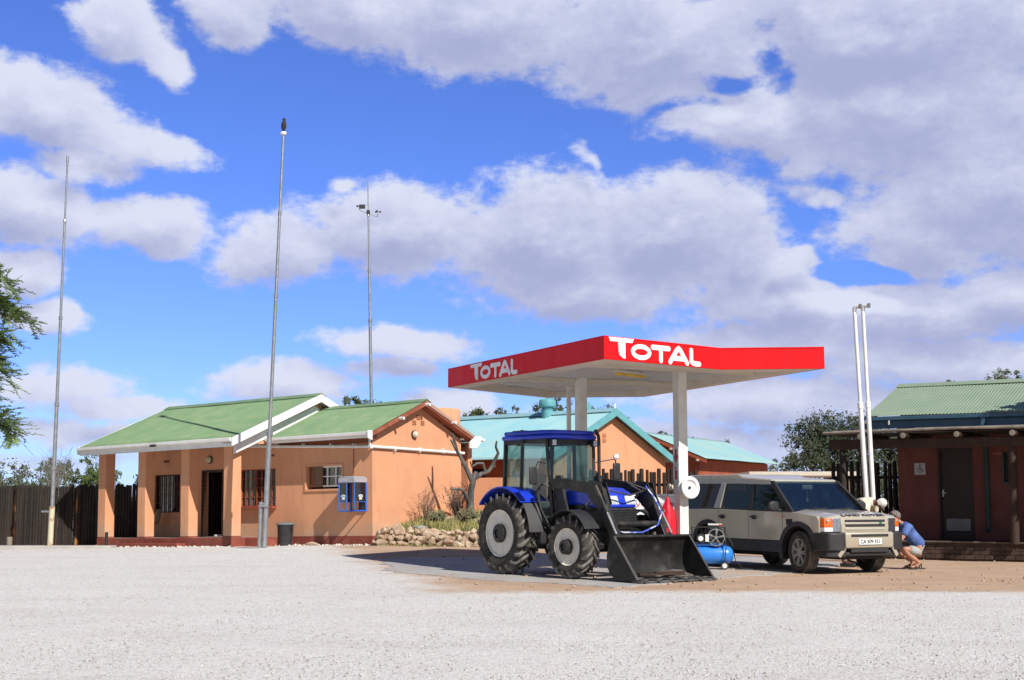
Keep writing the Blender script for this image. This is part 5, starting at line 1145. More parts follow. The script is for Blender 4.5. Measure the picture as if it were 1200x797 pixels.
# ================================================================== tractor with front loader
from mathutils import Euler
def eul(X, Y): X = Vector(X).normalized(); Z = X.cross(Vector(Y)).normalized(); Y = Z.cross(X); return Matrix((X, Y, Z)).transposed().to_euler()
TR = empty('tractor', (.55, 25.9, -.002), -53); tag(TR, 'blue farm tractor with black front loader bucket parked at the canopy', 'tractor')
def lug_tyre(parent, c, r, w, rr, n, rim_m, steer=0., side=-1):
    wn = empty('wheel', c, steer); wn.parent = TR
    h = w/2; ri = rr*1.02; lg_ = .055*r/.75
    mb = MB(); rt_ = r-lg_
    mb.lathe([(ri, -h*.72), (ri+(rt_-ri)*.35, -h*.98), (ri+(rt_-ri)*.75, -h), (rt_-.02, -h*.86), (rt_, -h*.5), (rt_+.004, 0), (rt_, h*.5), (rt_-.02, h*.86), (ri+(rt_-ri)*.75, h), (ri+(rt_-ri)*.35, h*.98), (ri, h*.72)], (0, 0, 0), 'y', 64, close=True)
    mb.build('tyre', rubber, wn, smooth=50)
    lg = MB()
    for s in (-1, 1):
        for k in range(n):
            a0 = 2*math.pi*(k+(.5 if s > 0 else 0))/n; sw = .62*2*math.pi/n*1.9; da = .26*2*math.pi/n*1.15
            sec = []
            for t in (0, .45, .85, 1.06):
                y = s*h*t*.97; a = a0-sw*t; rt = (rt_+.003) if t < .9 else rt_-.035; top = r if t < .9 else r-.05; top -= .012*t
                if t > 1: rt -= .03; top -= .03
                sec.append((y, a, rt-.02, top))
            v = []
            for y, a, r0, r1 in sec:
                for rrx, q in ((r0, da*.62), (r1, da*.42)):
                    v += [(rrx*math.cos(a-q), y, rrx*math.sin(a-q)), (rrx*math.cos(a+q), y, rrx*math.sin(a+q))]
            f = []
            for i in range(3):
                b = i*4; f += [(b, b+1, b+5, b+4), (b+2, b+6, b+7, b+3), (b, b+4, b+6, b+2), (b+1, b+3, b+7, b+5)]
            f += [(0, 2, 3, 1), (12, 13, 15, 14)]; lg.add(v, f)
    lg.build('tread_lugs', rubber_d, wn, smooth=0, bevel=.004, seg=1)
    mb = MB(); o = side*h
    mb.lathe([(ri*1.03, side*h*.74), (ri*1.06, side*h*.86), (ri, side*h*.82), (ri*.93, side*h*.40), (ri*.90, -side*h*.10), (ri*.80, -side*h*.22), (ri*.70, -side*h*.05), (ri*.66, side*h*.10), (ri*.35, side*h*.16), (0, side*h*.26), (0, side*h*.0), (ri*.6, -side*h*.4), (ri*1.02, -side*h*.74)], (0, 0, 0), 'y', 48)
    rm = mb.build('rim', rim_m, wn, smooth=45)
    mb = MB()
    for k in range(8): t = k*math.pi/4+.2; mb.lathe([(0, 0), (.022, 0), (.022, side*.02), (0, side*.022)], (ri*.62*math.cos(t), side*h*.24, ri*.62*math.sin(t)), 'y', 8)
    mb.build('wheel_bolts', chrome, rm)
    mb = MB(); mb.lathe([(0, 0), (rr*.50, 0), (rr*.50, side*.06), (rr*.43, side*.10), (rr*.43, side*.17), (rr*.30, side*.20), (rr*.22, side*.20), (rr*.2, side*.17), (0, side*.17)], (0, side*h*.25, 0), 'y', 28); mb.build('hub', black, wn)
    return wn
lug_tyre(TR, (0, -.78, .745), .745, .46, .40, 22, rim_w, 0, -1); lug_tyre(TR, (0, .78, .745), .745, .46, .40, 22, rim_w, 0, 1)
lug_tyre(TR, (1.90, -.79, .548), .548, .34, .30, 18, rim_w, 3, -1); lug_tyre(TR, (1.90, .79, .548), .548, .34, .30, 18, rim_w, 3, 1)
mb = MB(); mb.box(-.35, 1.2, -.22, .22, .45, 1.0); mb.box(-.2, .2, -.55, .55, .58, .92); mb.tube([(0, -.75, .745), (0, .75, .745)], .10, 14); mb.box(1.2, 2.2, -.24, .24, .55, .85); mb.box(1.85, 2.1, -.62, .62, .45, .60); mb.tube([(1.98, -.7, .565), (1.98, .7, .565)], .07, 12); mb.box(2.15, 2.3, -.25, .25, .5, 1.0); mb.build('chassis', black, TR, bevel=.02)
mb = MB(); mb.box(1.0, 2.12, -.27, .27, .8, 1.18)
for k in range(4): mb.tube([(1.15+.2*k, -.28, .85), (1.2+.2*k, -.31, 1.15)], .025, 8)
mb.tube([(1.25, -.33, 1.05), (1.55, -.35, 1.05)], .07, 12); mb.tube([(1.7, -.30, .9), (1.7, -.36, .9)], .09, 14); mb.build('engine', interior, TR, bevel=.015)
mb = MB(); mb.ext([(.92, 1.20), (.92, 1.52), (1.5, 1.60), (2.0, 1.57), (2.2, 1.48), (2.32, 1.30), (2.34, 1.22), (1.9, 1.20), (1.5, 1.27)], 'y', -.33, .33); bn_ = mb.build('bonnet', blue, TR, bevel=.05, seg=3)
mb = MB(); mb.ext([(1.02, .95), (1.02, 1.24), (1.5, 1.30), (1.9, 1.24), (2.34, 1.22), (2.36, .92), (2.2, .86)], 'y', -.318, .318); mb.build('side_grille', black, TR, bevel=.02)
mb = MB()
for k in range(9): mb.box(2.357, 2.366, -.27, .27, .94+.03*k, .955+.03*k)
mb.build('front_grille', blackp, bn_, smooth=0)
for s in (-1, 1):
    h_ = MB().obox((2.285, s*.20, 1.33), (.02, 0, .035), (0, .115, 0), (-.03, 0, .07)).build('headlight', mat('headlight_lens_white', (.66,.68,.70), (.5,.52,.55), 14, .2), TR, bevel=.01); MB().obox((2.31, s*.20, 1.345), (.004, 0, .002), (0, .09, 0), (-.025, 0, .05)).build('lens', gl_clear, h_, smooth=0)
# fenders
def fender(c, r, a0, a1, y0, y1, m, name, t=.02, skirt=None, parent=TR):
    n = 20; outer = [(c[0]+r*math.cos(R(a0+(a1-a0)*i/n)), c[1]+r*math.sin(R(a0+(a1-a0)*i/n))) for i in range(n+1)]
    inner = [(c[0]+(r-t)*math.cos(R(a0+(a1-a0)*i/n)), c[1]+(r-t)*math.sin(R(a0+(a1-a0)*i/n))) for i in range(n, -1, -1)]
    mb = MB(); mb.ext(outer+inner, 'y', y0, y1)
    if skirt: 
        inn = [(c[0]+(r-skirt)*math.cos(R(a0+(a1-a0)*i/n)), c[1]+(r-skirt)*math.sin(R(a0+(a1-a0)*i/n))) for i in range(n, -1, -1)]
        yy = y0 if abs(y0) < abs(y1) else y1; mb.ext(outer+inn, 'y', yy-.01, yy+.01)
    return mb.build(name, m, parent, bevel=.008)
for s in (-1, 1):
    fender((0, .745), .86, 42, 142, s*.60, s*.97, blue, 'rear_fender', .03, .22)
    fender((0, .745), .85, 2, 41, s*.62, s*.93, mat('grey_fender_plastic', (.07,.07,.073), None, 5, .5), 'fender_extension', .03, .2)
    fender((1.90, .55), .64, 30, 128, s*.64, s*.98, blackp, 'front_fender', .02)
# cab
mb = MB()
for s in (-1, 1):
    mb.bar((-.42, s*.55, 1.35), (-.36, s*.56, 2.46), .07, .07); mb.bar((.22, s*.66, .92), (.24, s*.62, 2.46), .06, .06); mb.bar((.98, s*.50, 1.02), (.88, s*.56, 2.46), .055, .055)
    mb.bar((-.40, s*.56, 2.43), (.90, s*.58, 2.43), .06, .09); mb.bar((.22, s*.66, .95), (.98, s*.50, 1.0), .05, .06); mb.bar((-.42, s*.56, 1.38), (.22, s*.66, 1.38), .05, .06); mb.bar((-.1, s*.64, 1.36), (.22, s*.66, .95), .05, .05)
mb.bar((.88, -.56, 2.43), (.88, .56, 2.43), .06, .09); mb.bar((-.38, -.56, 2.43), (-.38, .56, 2.43), .06, .09); mb.bar((-.42, -.56, 1.38), (-.42, .56, 1.38), .06, .07); mb.bar((.98, -.5, 1.52), (.98, .5, 1.52), .04, .05)
mb.build('cab_frame', black, TR, bevel=.008)
MB().box(-.35, .95, -.56, .56, .90, .97).build('cab_floor', blackp, TR, bevel=.01)
def pane(name, p, par, m=gl_cab, t=.006):
    p = [Vector(q) for q in p]; n = (p[1]-p[0]).cross(p[2]-p[0]).normalized()*t; k = len(p); mb = MB()
    mb.add(p+[q+n for q in p], [tuple(range(k)), tuple(range(2*k-1, k-1, -1))]+[(i, (i+1) % k, k+(i+1) % k, k+i) for i in range(k)]); return mb.build(name, m, par, smooth=0)
for s in (-1, 1):
    pane('door_pane', [(.25, s*.655, .98), (.96, s*.505, 1.03), (.87, s*.565, 2.40), (.25, s*.625, 2.40)], TR)
    pane('quarter_pane', [(-.39, s*.56, 1.42), (.19, s*.655, 1.42), (.21, s*.62, 2.40), (-.34, s*.565, 2.40)], TR)
pane('windscreen', [(.99, -.48, 1.06), (.99, .48, 1.06), (.89, .54, 2.40), (.89, -.54, 2.40)], TR); pane('rear_pane', [(-.43, -.53, 1.42), (-.43, .53, 1.42), (-.38, .54, 2.40), (-.38, -.54, 2.40)], TR)
rp = [(-.52, -.48), (-.42, -.62), (.80, -.66), (1.02, -.52), (1.08, 0), (1.02, .52), (.80, .66), (-.42, .62), (-.52, .48)]
mb = MB(); mb.ext(rp, 'z', 2.47, 2.55); mb.ext([(x*.96+.01, y*.94) for x, y in rp], 'z', 2.549, 2.635); mb.build('cab_roof', blue, TR, bevel=.03, seg=3)
mb = MB(); mb.box(-.25, .1, -.5, -.1, 2.63, 2.655); mb.lathe([(0, 0), (.04, 0), (.03, .03), (0, .03)], (-.2, -.3, 2.65), n=10); mb.build('roof_hatch', blackp, TR, bevel=.01)
for s in (-1, 1):
    l_ = MB().box(.93, 1.02, s*.49-.055, s*.49+.055, 2.34, 2.46).build('work_light', blackp, TR, bevel=.012); MB().box(1.02, 1.027, s*.49-.045, s*.49+.045, 2.35, 2.45).build('lens', mat('milky_lens', (.7,.72,.74), None, 4, .2), l_, bevel=.004)
mb = MB(); mb.box(-.15, .30, -.24, .24, 1.18, 1.34); mb.box(-.22, -.08, -.22, .22, 1.30, 1.85); mb.box(-.1, .25, -.15, .15, .95, 1.2); mb.build('driver_seat', dashg, TR, bevel=.04)
sw_ = MB(); sw_.lathe([(.17, -.012), (.195, -.012), (.195, .012), (.17, .012)], (.62, 0, 1.66), (-.55, 0, 1), 28, close=True); sw_.tube([(.85, 0, 1.2), (.63, 0, 1.65)], .025, 8); sw_.bar((.62, -.18, 1.66), (.62, .18, 1.66), .03, .015); sw_.build('steering_wheel', blackp, TR)
mb = MB(); mb.ext([(.72, .97), (.72, 1.42), (.86, 1.52), (.97, 1.5), (.97, .97)], 'y', -.3, .3); mb.build('dashboard', blackp, TR, bevel=.03)
mb = MB(); mb.grid(lambda a, b: (.90-.12*math.cos((b-.5)*3.1), -.32+.64*b, 1.52+.12*math.sin(b*math.pi)*a), 4, 12); mb.build('instrument_hood', mat('grey_hood_cloth', (.30,.34,.38), None, 4, .7), TR, solid=.01)
# mirrors
for s, p0, p1, p2, c in ((-1, (.9, -.60, 2.02), (1.0, -.85, 2.04), (.98, -.92, 1.9), (.98, -.95, 1.78)), (1, (.9, .58, 2.05), (1.0, .95, 2.12), (.98, 1.02, 2.1), (.97, 1.06, 1.88))):
    mr = MB().tube([p0, p1, p2, c], .012, 6).build('mirror', black, TR); MB().box(c[0]-.03, c[0]+.02, c[1]-.085, c[1]+.085, c[2]-.15, c[2]+.17).build('mirror_head', blackp, mr, bevel=.025); MB().box(c[0]-.034, c[0]-.03, c[1]-.07, c[1]+.07, c[2]-.13, c[2]+.15).build('mirror_glass', chrome, mr, smooth=0)
mb = MB(); mb.lathe([(0, 0), (.055, 0), (.06, .03), (.03, .06), (0, .065)], (.97, 1.03, 2.17), (1, 0, 0), 16); mb.build('round_beacon', white, TR)
# exhaust
mb = MB(); mb.tube([(1.18, .44, 1.05), (1.18, .44, 1.5), (1.18, .44, 1.52), (1.18, .44, 2.45), (1.17, .44, 2.53), (1.12, .44, 2.60), (1.08, .44, 2.64)], [.05, .05, .032, .032, .032, .034, .036], 12); mb.build('exhaust_pipe', black, TR)
# steps, tank, hoses, lights
mb = MB(); mb.box(.25, .85, -.66, -.3, .55, .88); mb.build('fuel_tank', blackp, TR, bevel=.04)
mb = MB(); mb.box(.40, .75, -.92, -.66, .50, .53); mb.box(.42, .72, -.88, -.66, .74, .77); mb.bar((.42, -.80, .5), (.42, -.68, .95), .03, .02); mb.bar((.73, -.80, .5), (.73, -.68, .95), .03, .02)
mb.box(.55, .64, -.68, -.665, .86, .9); mb.build('steps', black, TR, bevel=.005)
il = MB().box(.26, .32, -.80, -.66, 1.38, 1.46).build('indicator_light', orange_l, TR, bevel=.01); MB().box(.25, .31, -.80, -.66, 1.345, 1.38).build('clear_half', signw, il, bevel=.005)
mb = MB()
for k in range(4):
    o = .03*k; mb.tube([(1.0, -.52-o, 1.60), (.92, -.60-o, 1.66), (.82, -.66-o, 1.62-o), (.80, -.68-o*.5, 1.45), (.86, -.68, 1.2), (.9+o, -.62, .95), (.95, -.5, .8)], .013, 6)
mb.tube([(2.35, -.48, 1.55), (2.45, -.3, 1.50), (2.5, 0, 1.44), (2.48, .3, 1.50), (2.42, .5, 1.56)], .016, 6); mb.tube([(2.30, .5, 1.50), (2.2, .3, 1.62), (2.35, .1, 1.66), (2.5, .4, 1.55)], .014, 6); mb.build('hydraulic_hoses', blackp, TR)
MB().tube([(2.42, .46, 1.60), (2.62, .50, 1.38), (2.78, .50, 1.12), (2.80, .38, .92), (2.72, .1, .80), (2.62, -.25, .80), (2.56, -.48, .88)], .014, 8).build('blue_hose', mat('blue_white_hose', (.08,.14,.6), (.6,.62,.75), 9, .4, lo=.48, hi=.52), TR)
mb = MB()
for k in range(6): mb.box(2.30+.0, 2.46, -.24+.085*k, -.225+.085*k, .905, .92)
for k in range(3): mb.box(2.30+.07*k, 2.32+.07*k, -.25, .22, .90, .912)
mb.build('yellow_guard_grid', mat('dusty_yellow', (.5,.36,.14), None, 4, .7), TR, smooth=0)
# loader
for s in (-1, 1):
    y = s*.55; ar = MB(); ar.ext([(1.0, 1.56), (1.0, 1.74), (1.35, 1.74), (2.30, 1.64), (2.46, 1.56), (2.62, 1.18), (2.90, .66), (2.86, .50), (2.76, .52), (2.46, 1.06), (2.28, 1.42), (2.15, 1.46), (1.3, 1.56)], 'y', y-.045, y+.045)
    a_ = ar.build('loader_arm', black, TR, bevel=.008)
    mb = MB(); mb.ext([(2.12, 1.40), (2.12, 1.70), (2.45, 1.66), (2.60, 1.30), (2.42, 1.16)], 'y', y-.065, y-.055); mb.ext([(2.12, 1.40), (2.12, 1.70), (2.45, 1.66), (2.60, 1.30), (2.42, 1.16)], 'y', y+.055, y+.065); mb.tube([(2.3, y-.09, 1.55), (2.3, y+.09, 1.55)], .03, 10); mb.tube([(2.80, y-.08, .55), (2.80, y+.08, .55)], .03, 10); mb.each('knee_plate', black, a_, bevel=.003)
    mb = MB(); mb.ext([(.98, .70), (.98, 1.5), (1.05, 1.80), (1.20, 1.80), (1.32, 1.3), (1.5, .80), (1.5, .70)], 'y', y-.03+s*-.09, y+.03+s*-.09); mb.box(1.1, 1.4, min(0, s*.5), max(0, s*.5), .66, .80); mb.build('loader_tower', black, TR, bevel=.006)
    mb = MB(); mb.tube([(1.30, y-s*.09, .95), (1.85, y-s*.09, 1.25)], .045, 12); c1 = mb.build('lift_cylinder', black, TR); MB().tube([(1.85, y-s*.09, 1.25), (2.2, y-s*.05, 1.46)], .022, 10).build('piston_rod', mat('greasy_rod', (.35,.35,.36), None, 5, .45, metal=.6), c1)
    mb = MB(); mb.tube([(2.34, y+s*-.0+s*.09, 1.60), (2.64, y+s*.09, 1.15)], .04, 12); c1 = mb.build('bucket_cylinder', black, TR); MB().tube([(2.64, y+s*.09, 1.15), (2.88, y+s*.09, .78)], .020, 10).build('piston_rod', mat('greasy_rod', (.35,.35,.36), None, 5, .45, metal=.6), c1); 
    mb = MB(); mb.bar((2.86, y+s*.09, .80), (2.84, y+s*.02, .64), .03, .07); mb.build('link', black, c1)
MB().tube([(2.70, -.55, .95), (2.70, .55, .95)], .05, 12).build('cross_tube', black, TR)
BK = empty('bucket', (0, .05, 0)); BK.parent = TR
prof = [(2.98, .74), (2.90, .62), (2.84, .42), (2.85, .24), (2.93, .11), (3.08, .05), (3.58, .02)]
def thick(prof, t):
    out = []
    for i, p in enumerate(prof):
        a = Vector(prof[max(0, i-1)]); b = Vector(prof[min(len(prof)-1, i+1)]); d = (b-a).normalized(); out.append((p[0]+d.y*-t, p[1]+d.x*t))
    return list(prof)+out[::-1]
mb = MB(); mb.ext(thick(prof, .018), 'y', -.86, .86); mb.build('shell', dsteel, BK, smooth=30)
side = [(2.98, .76), (3.03, .74), (3.60, .05), (3.60, .02), (3.08, .045), (2.93, .10), (2.845, .24), (2.835, .42), (2.895, .63)]
for s in (-1, 1):
    p_ = MB().ext(side, 'y', s*.86, s*.88).build('side_plate', dsteel, BK, bevel=.003); mb = MB(); mb.bar((3.03, s*.87, .745), (3.60, s*.87, .05), .035, .018); mb.build('worn_edge', mat('polished_edge', (.25,.24,.22), None, 5, .4, metal=.8), p_, smooth=0)
mb = MB(); mb.box(2.96, 3.03, -.88, .88, .725, .765); mb.build('top_rail', black, BK, bevel=.01)
mb = MB(); mb.box(3.46, 3.68, -.88, .88, .008, .034)
for k in range(6): yy = -.80+.32*k; mb.ext([(3.46, .034), (3.46, .06), (3.66, .055), (3.76, .012), (3.76, .006), (3.46, .008)], 'y', yy-.035, yy+.035)
mb.build('cutting_edge', mat('worn_cutting_edge', (.17,.165,.16), (.10,.1,.1), 6, .5, metal=.5, dirt=(.4,.36,.3,.6), dscale=5), BK, bevel=.004)
g = random.Random(2); mb = MB()
def heap(a, b):
    x = 2.95+.62*a; y = -.84+1.68*b; return (x, y, .045+.13*math.exp(-((a-.2)/.22)**2)*(.5+.5*math.sin(b*9+1))*(1 if .03 < b < .97 else .2)+.012*math.sin(x*37)*math.sin(y*23)+(0 if a > .02 else .02))
mb.grid(heap, 26, 50); mb.build('dirt_residue', mat('grey_spoil', (.16,.145,.13), (.07,.065,.06), 7, .9, bump=.01), BK, smooth=50)
mb = MB(); mb.bar((3.22, -.5, .12), (3.42, .35, .11), .10, .03); mb.bar((3.3, -.2, .14), (3.25, .5, .13), .06, .03); mb.build('plank_scraps', wood_b, BK, smooth=0)
for s in (-1, 1): MB().box(2.75, 2.822, s*.55-.05-.07, s*.55-.05+.07, .35, .62).build('bracket', black, BK, bevel=.006)
mb = MB(); text('unit_number', 'Plus', .06, signw, TR, (.52, -.668, 1.02), eul((1, .0, 0), (0, 0, 1)), .002)

# ================================================================== the car
S = 1.01
CR = empty('parked_car', (5.55, 27.49, -.006), -63, sc=S); tag(CR, 'champagne silver four-wheel-drive station wagon parked beside the canopy post', 'car')
FX = 1.4425
def arch(cx_, r, a0, a1, cz=.385, n=16): return [(cx_+r*math.cos(R(a0+(a1-a0)*i/n)), cz+r*math.sin(R(a0+(a1-a0)*i/n))) for i in range(n+1)]
q = math.degrees(math.asin((.60-.385)/.50))
out = [(-2.36, .62), (-2.44, .9), (-2.45, 1.16), (-1.0, 1.165), (1.10, 1.13), (1.6, 1.105), (1.98, 1.055), (2.045, .99), (2.05, .70), (2.0, .62)]
side_p = out+arch(FX, .50, q, 180-q)+[(.93, .58), (-.93, .58)]+arch(-FX, .50, q, 180-q)
for s in (-1, 1):
    mb = MB(); mb.ext(side_p, 'y', s*.86, s*.925); bp = mb.build('body_side', silver, CR, bevel=.018, seg=3)
    mb = MB()
    for x0, x1, z0, z1 in ((.985, .993, .62, 1.12), (-.075, -.067, .60, 1.14), (-1.06, -1.052, .88, 1.15)): mb.box(x0, x1, s*.9255-.001, s*.9255+.001, z0, z1)
    mb.build('door_seams', interior, bp, smooth=0)
    mb = MB(); mb.box(-.94, .94, s*.84, s*.935, .36, .582); mb.ext([(FX-.53, .36), (FX-.47, .36), (FX-.47, .62), (FX-.53, .62)], 'y', s*.84, s*.935); mb.build('sill_cladding', blackp, CR, bevel=.015)
    for fx in (FX, -FX):
        o_ = arch(fx, .565, 2, 178); i_ = arch(fx, .475, 178, 2); mb = MB(); mb.ext(o_+i_, 'y', s*.80, s*.955); mb.build('wheel_arch_trim', blackp, CR, bevel=.012)
    mb = MB(); mb.box(FX-.60, FX-.50, s*.66, s*.90, .24, .62) if True else None; mb.build('mud_flap', blackp, CR, bevel=.004)
    mb = MB(); mb.box(-2.40, -1.97, s*.82, s*.94, .40, .625); mb.build('rear_bumper_corner', blackp, CR, bevel=.02)
    for hx in (.12, -.92):
        h_ = MB().box(hx-.11, hx+.09, s*.93, s*.965, 1.0, 1.035).build('door_handle', blackp, CR, bevel=.010); MB().box(hx-.08, hx+.06, s*.9262, s*.930, .97, 1.05).build('handle_recess', interior, h_, smooth=0)
    v_ = MB().box(1.10, 1.28, s*.925, s*.932, .88, .99).build('side_vent', blackp, CR, bevel=.004); mb = MB()
    for k in range(3): mb.box(1.11, 1.27, s*.932, s*.938, .895+.033*k, .91+.033*k)
    mb.build('vent_louvres', interior, v_, smooth=0)
    MB().box(.98, 1.06, s*.926, s*.936, 1.015, 1.04).build('side_repeater', orange_l, CR, bevel=.004)
    # greenhouse side
    fn = lambda v, s=s: (v[0], s*(.915-(v[2]-1.15)*.19-v[1]), v[2])
    def sp(pts, a, b, nm, m, par=CR, bev=.006): return MB().ext(pts, 'y', a, b, fn=fn).build(nm, m, par, bevel=bev)
    sp([(.60, 1.64), (.50, 1.73), (-.50, 1.78), (-2.43, 1.80), (-2.43, 1.68), (-.5, 1.665)], 0, .06, 'roof_rail_panel', silver)
    sp([(1.30, 1.125), (1.12, 1.125), (.54, 1.645), (.50, 1.715), (.58, 1.715)], -.004, .05, 'a_pillar', blackp)
    sp([(.02, 1.14), (-.12, 1.14), (-.10, 1.67), (.02, 1.67)], .004, .05, 'b_pillar', blackp)
    sp([(-1.04, 1.14), (-.93, 1.68), (-1.10, 1.68), (-1.27, 1.14)], -.004, .06, 'c_pillar', silver, bev=.012)
    sp([(-2.32, 1.14), (-2.36, 1.68), (-2.44, 1.68), (-2.45, 1.14)], .0, .05, 'd_pillar', blackp)
    sp([(1.15, 1.125), (-2.44, 1.15), (-2.44, 1.185), (-1.2, 1.185), (1.08, 1.165)], -.006, .04, 'waist_seal', blackp, bev=.003)
    sp([(1.06, 1.165), (.02, 1.175), (.02, 1.665), (.55, 1.645)], .018, .024, 'side_window', gl_car, bev=0)
    sp([(-.12, 1.175), (-1.02, 1.18), (-.935, 1.665), (-.10, 1.665)], .018, .024, 'side_window', gl_car, bev=0)
    sp([(-1.25, 1.18), (-2.33, 1.18), (-2.37, 1.67), (-1.11, 1.67)], .010, .016, 'side_window', gl_car, bev=0)
    mo = MB(); mo.ext([(-.13, -.08), (.02, -.10), (.10, -.05), (.11, .05), (.04, .10), (-.12, .09)], 'x', .0, .10); 
    mo.v = [(x*.9+.86, s*(1.075+y), z+1.225) for x, y, z in mo.v]; mm = mo.build('door_mirror', blackp, CR, bevel=.03, seg=3); MB().box(.90, .96, s*.90 if s > 0 else -.99, s*.99 if s > 0 else -.90, 1.13, 1.17).build('mirror_stalk', blackp, mm, bevel=.01)
# interior core and underside
mb = MB(); mb.box(-2.34, 2.02, -.60, .60, .42, .98); mb.box(-.90, .90, -.86, .86, .40, .92); mb.box(-2.38, -1.98, -.86, .86, .5, 1.1); mb.box(-2.3, 2.1, -.5, .5, .26, .45); mb.box(-.95, .92, -.856, .856, .92, .95); mb.box(-2.40, .9, -.855, .855, .953, .96); mb.build('underbody', interior, CR, smooth=0)
mb = MB()
for yy in (-.36, .36):
    mb.box(-.02, .42, yy-.23, yy+.23, .96, 1.1); mb.obox((-.10, yy, 1.30), (.05, 0, .012), (0, .22, 0), (-.05, 0, .26)); mb.box(-.20, -.13, yy-.12, yy+.12, 1.58, 1.70)
mb.box(-1.25, -.8, -.62, .62, .96, 1.08); mb.obox((-1.25, 0, 1.28), (.05, 0, .01), (0, .62, 0), (-.04, 0, .24)); mb.build('seats', dashg, CR, bevel=.03)
mb = MB(); mb.ext([(.72, .96), (.72, 1.12), (.80, 1.16), (1.2, 1.13), (1.2, .96)], 'y', -.80, .80); mb.build('dashboard', blackp, CR, bevel=.02)
mb = MB(); mb.lathe([(.165, -.014), (.19, -.014), (.19, .014), (.165, .014)], (.60, -.36, 1.20), (-.8, 0, .55), 28, close=True); mb.bar((.60, -.53, 1.20), (.60, -.19, 1.20), .04, .02); mb.tube([(.62, -.36, 1.19), (.8, -.36, 1.08)], .03, 8); mb.build('steering_wheel', blackp, CR)
mb = MB(); mb.box(.58, .62, -.12, .12, 1.56, 1.63); mb.tube([(.60, 0, 1.56), (.61, .0, 1.40), (.6, .01, 1.38)], .006, 4); mb.lathe([(0, 0), (.025, .02), (.02, .08), (0, .1)], (.6, .0, 1.30), n=8); mb.build('rear_view_mirror', mat('mirror_tag', (.4,.42,.42), None, 4, .5), CR, bevel=.008)
mb = MB(); mb.box(.80, 1.0, -.1, .1, 1.13, 1.135); mb.box(.85, 1.02, .2, .45, 1.14, 1.145); mb.build('papers', signw, CR, smooth=0)
# roof
mb = MB(); mb.ext([(.56, 1.665), (.50, 1.745), (-.42, 1.80), (-.58, 1.855), (-2.30, 1.86), (-2.44, 1.80), (-2.44, 1.68), (-2.38, 1.68), (-2.38, 1.74), (.45, 1.69)], 'y', -.785, .785); mb.build('roof', silver, CR, bevel=.035, seg=4)
pane('windscreen', [(1.215, -.83, 1.125), (1.215, .83, 1.125), (.535, .74, 1.70), (.535, -.74, 1.70)], CR, gl_wind)
mb = MB(); mb.box(1.10, 1.24, -.84, .84, 1.085, 1.125); mb.build('cowl', blackp, CR, bevel=.01)
mb = MB()
for y0, y1 in ((-.62, -.02), (.05, .62)): mb.tube([(1.22, y0, 1.14), (1.20, y0+.1, 1.16), (1.165, y1, 1.185)], .010, 6); mb.box(1.17, 1.19, y0+.08, y1, 1.165, 1.172)
mb.build('wipers', blackp, CR)
mb = MB(); mb.box(-2.47, -2.40, -.86, .86, .62, 1.16); rg = mb.build('tailgate', silver, CR, bevel=.02); pane('rear_window', [(-2.45, -.78, 1.18), (-2.45, .78, 1.18), (-2.42, .74, 1.68), (-2.42, -.74, 1.68)], CR, gl_car)
MB().box(-2.56, -2.38, -.93, .93, .40, .62).build('rear_bumper', blackp, CR, bevel=.03)
for s in (-1, 1): MB().box(-2.475, -2.38, s*.76 if s > 0 else -.935, s*.935 if s > 0 else -.76, .75, 1.25).build('tail_light', redsign, CR, bevel=.01)
# bonnet
def hood(a, b):
    x = 1.17+1.02*a; y = (b-.5)*2; yy = y*.872
    z = 1.155-.045*a-.05*a**3-.028*y*y-.035*abs(y)**8+.012*math.exp(-((abs(y)-.62)/.08)**2)*(1-a*.6); z -= .055*max(0, (a-.93)/.07)**2
    return (x, yy*(1-.02*a**4), z)
mb = MB(); mb.grid(hood, 30, 34); mb.build('bonnet', silver, CR, solid=.018, smooth=50)
MB().box(1.25, 2.0, -.85, .85, .94, 1.0).build('engine_bay', interior, CR, smooth=0)
text('bonnet_lettering', 'LAND ROVER', .078, mat('dark_badge', (.06,.06,.065), None, 5, .4), CR, (2.165, .0, 1.066), eul((0, 1, 0), (-.80, 0, .60)), .004, sx=2.15)
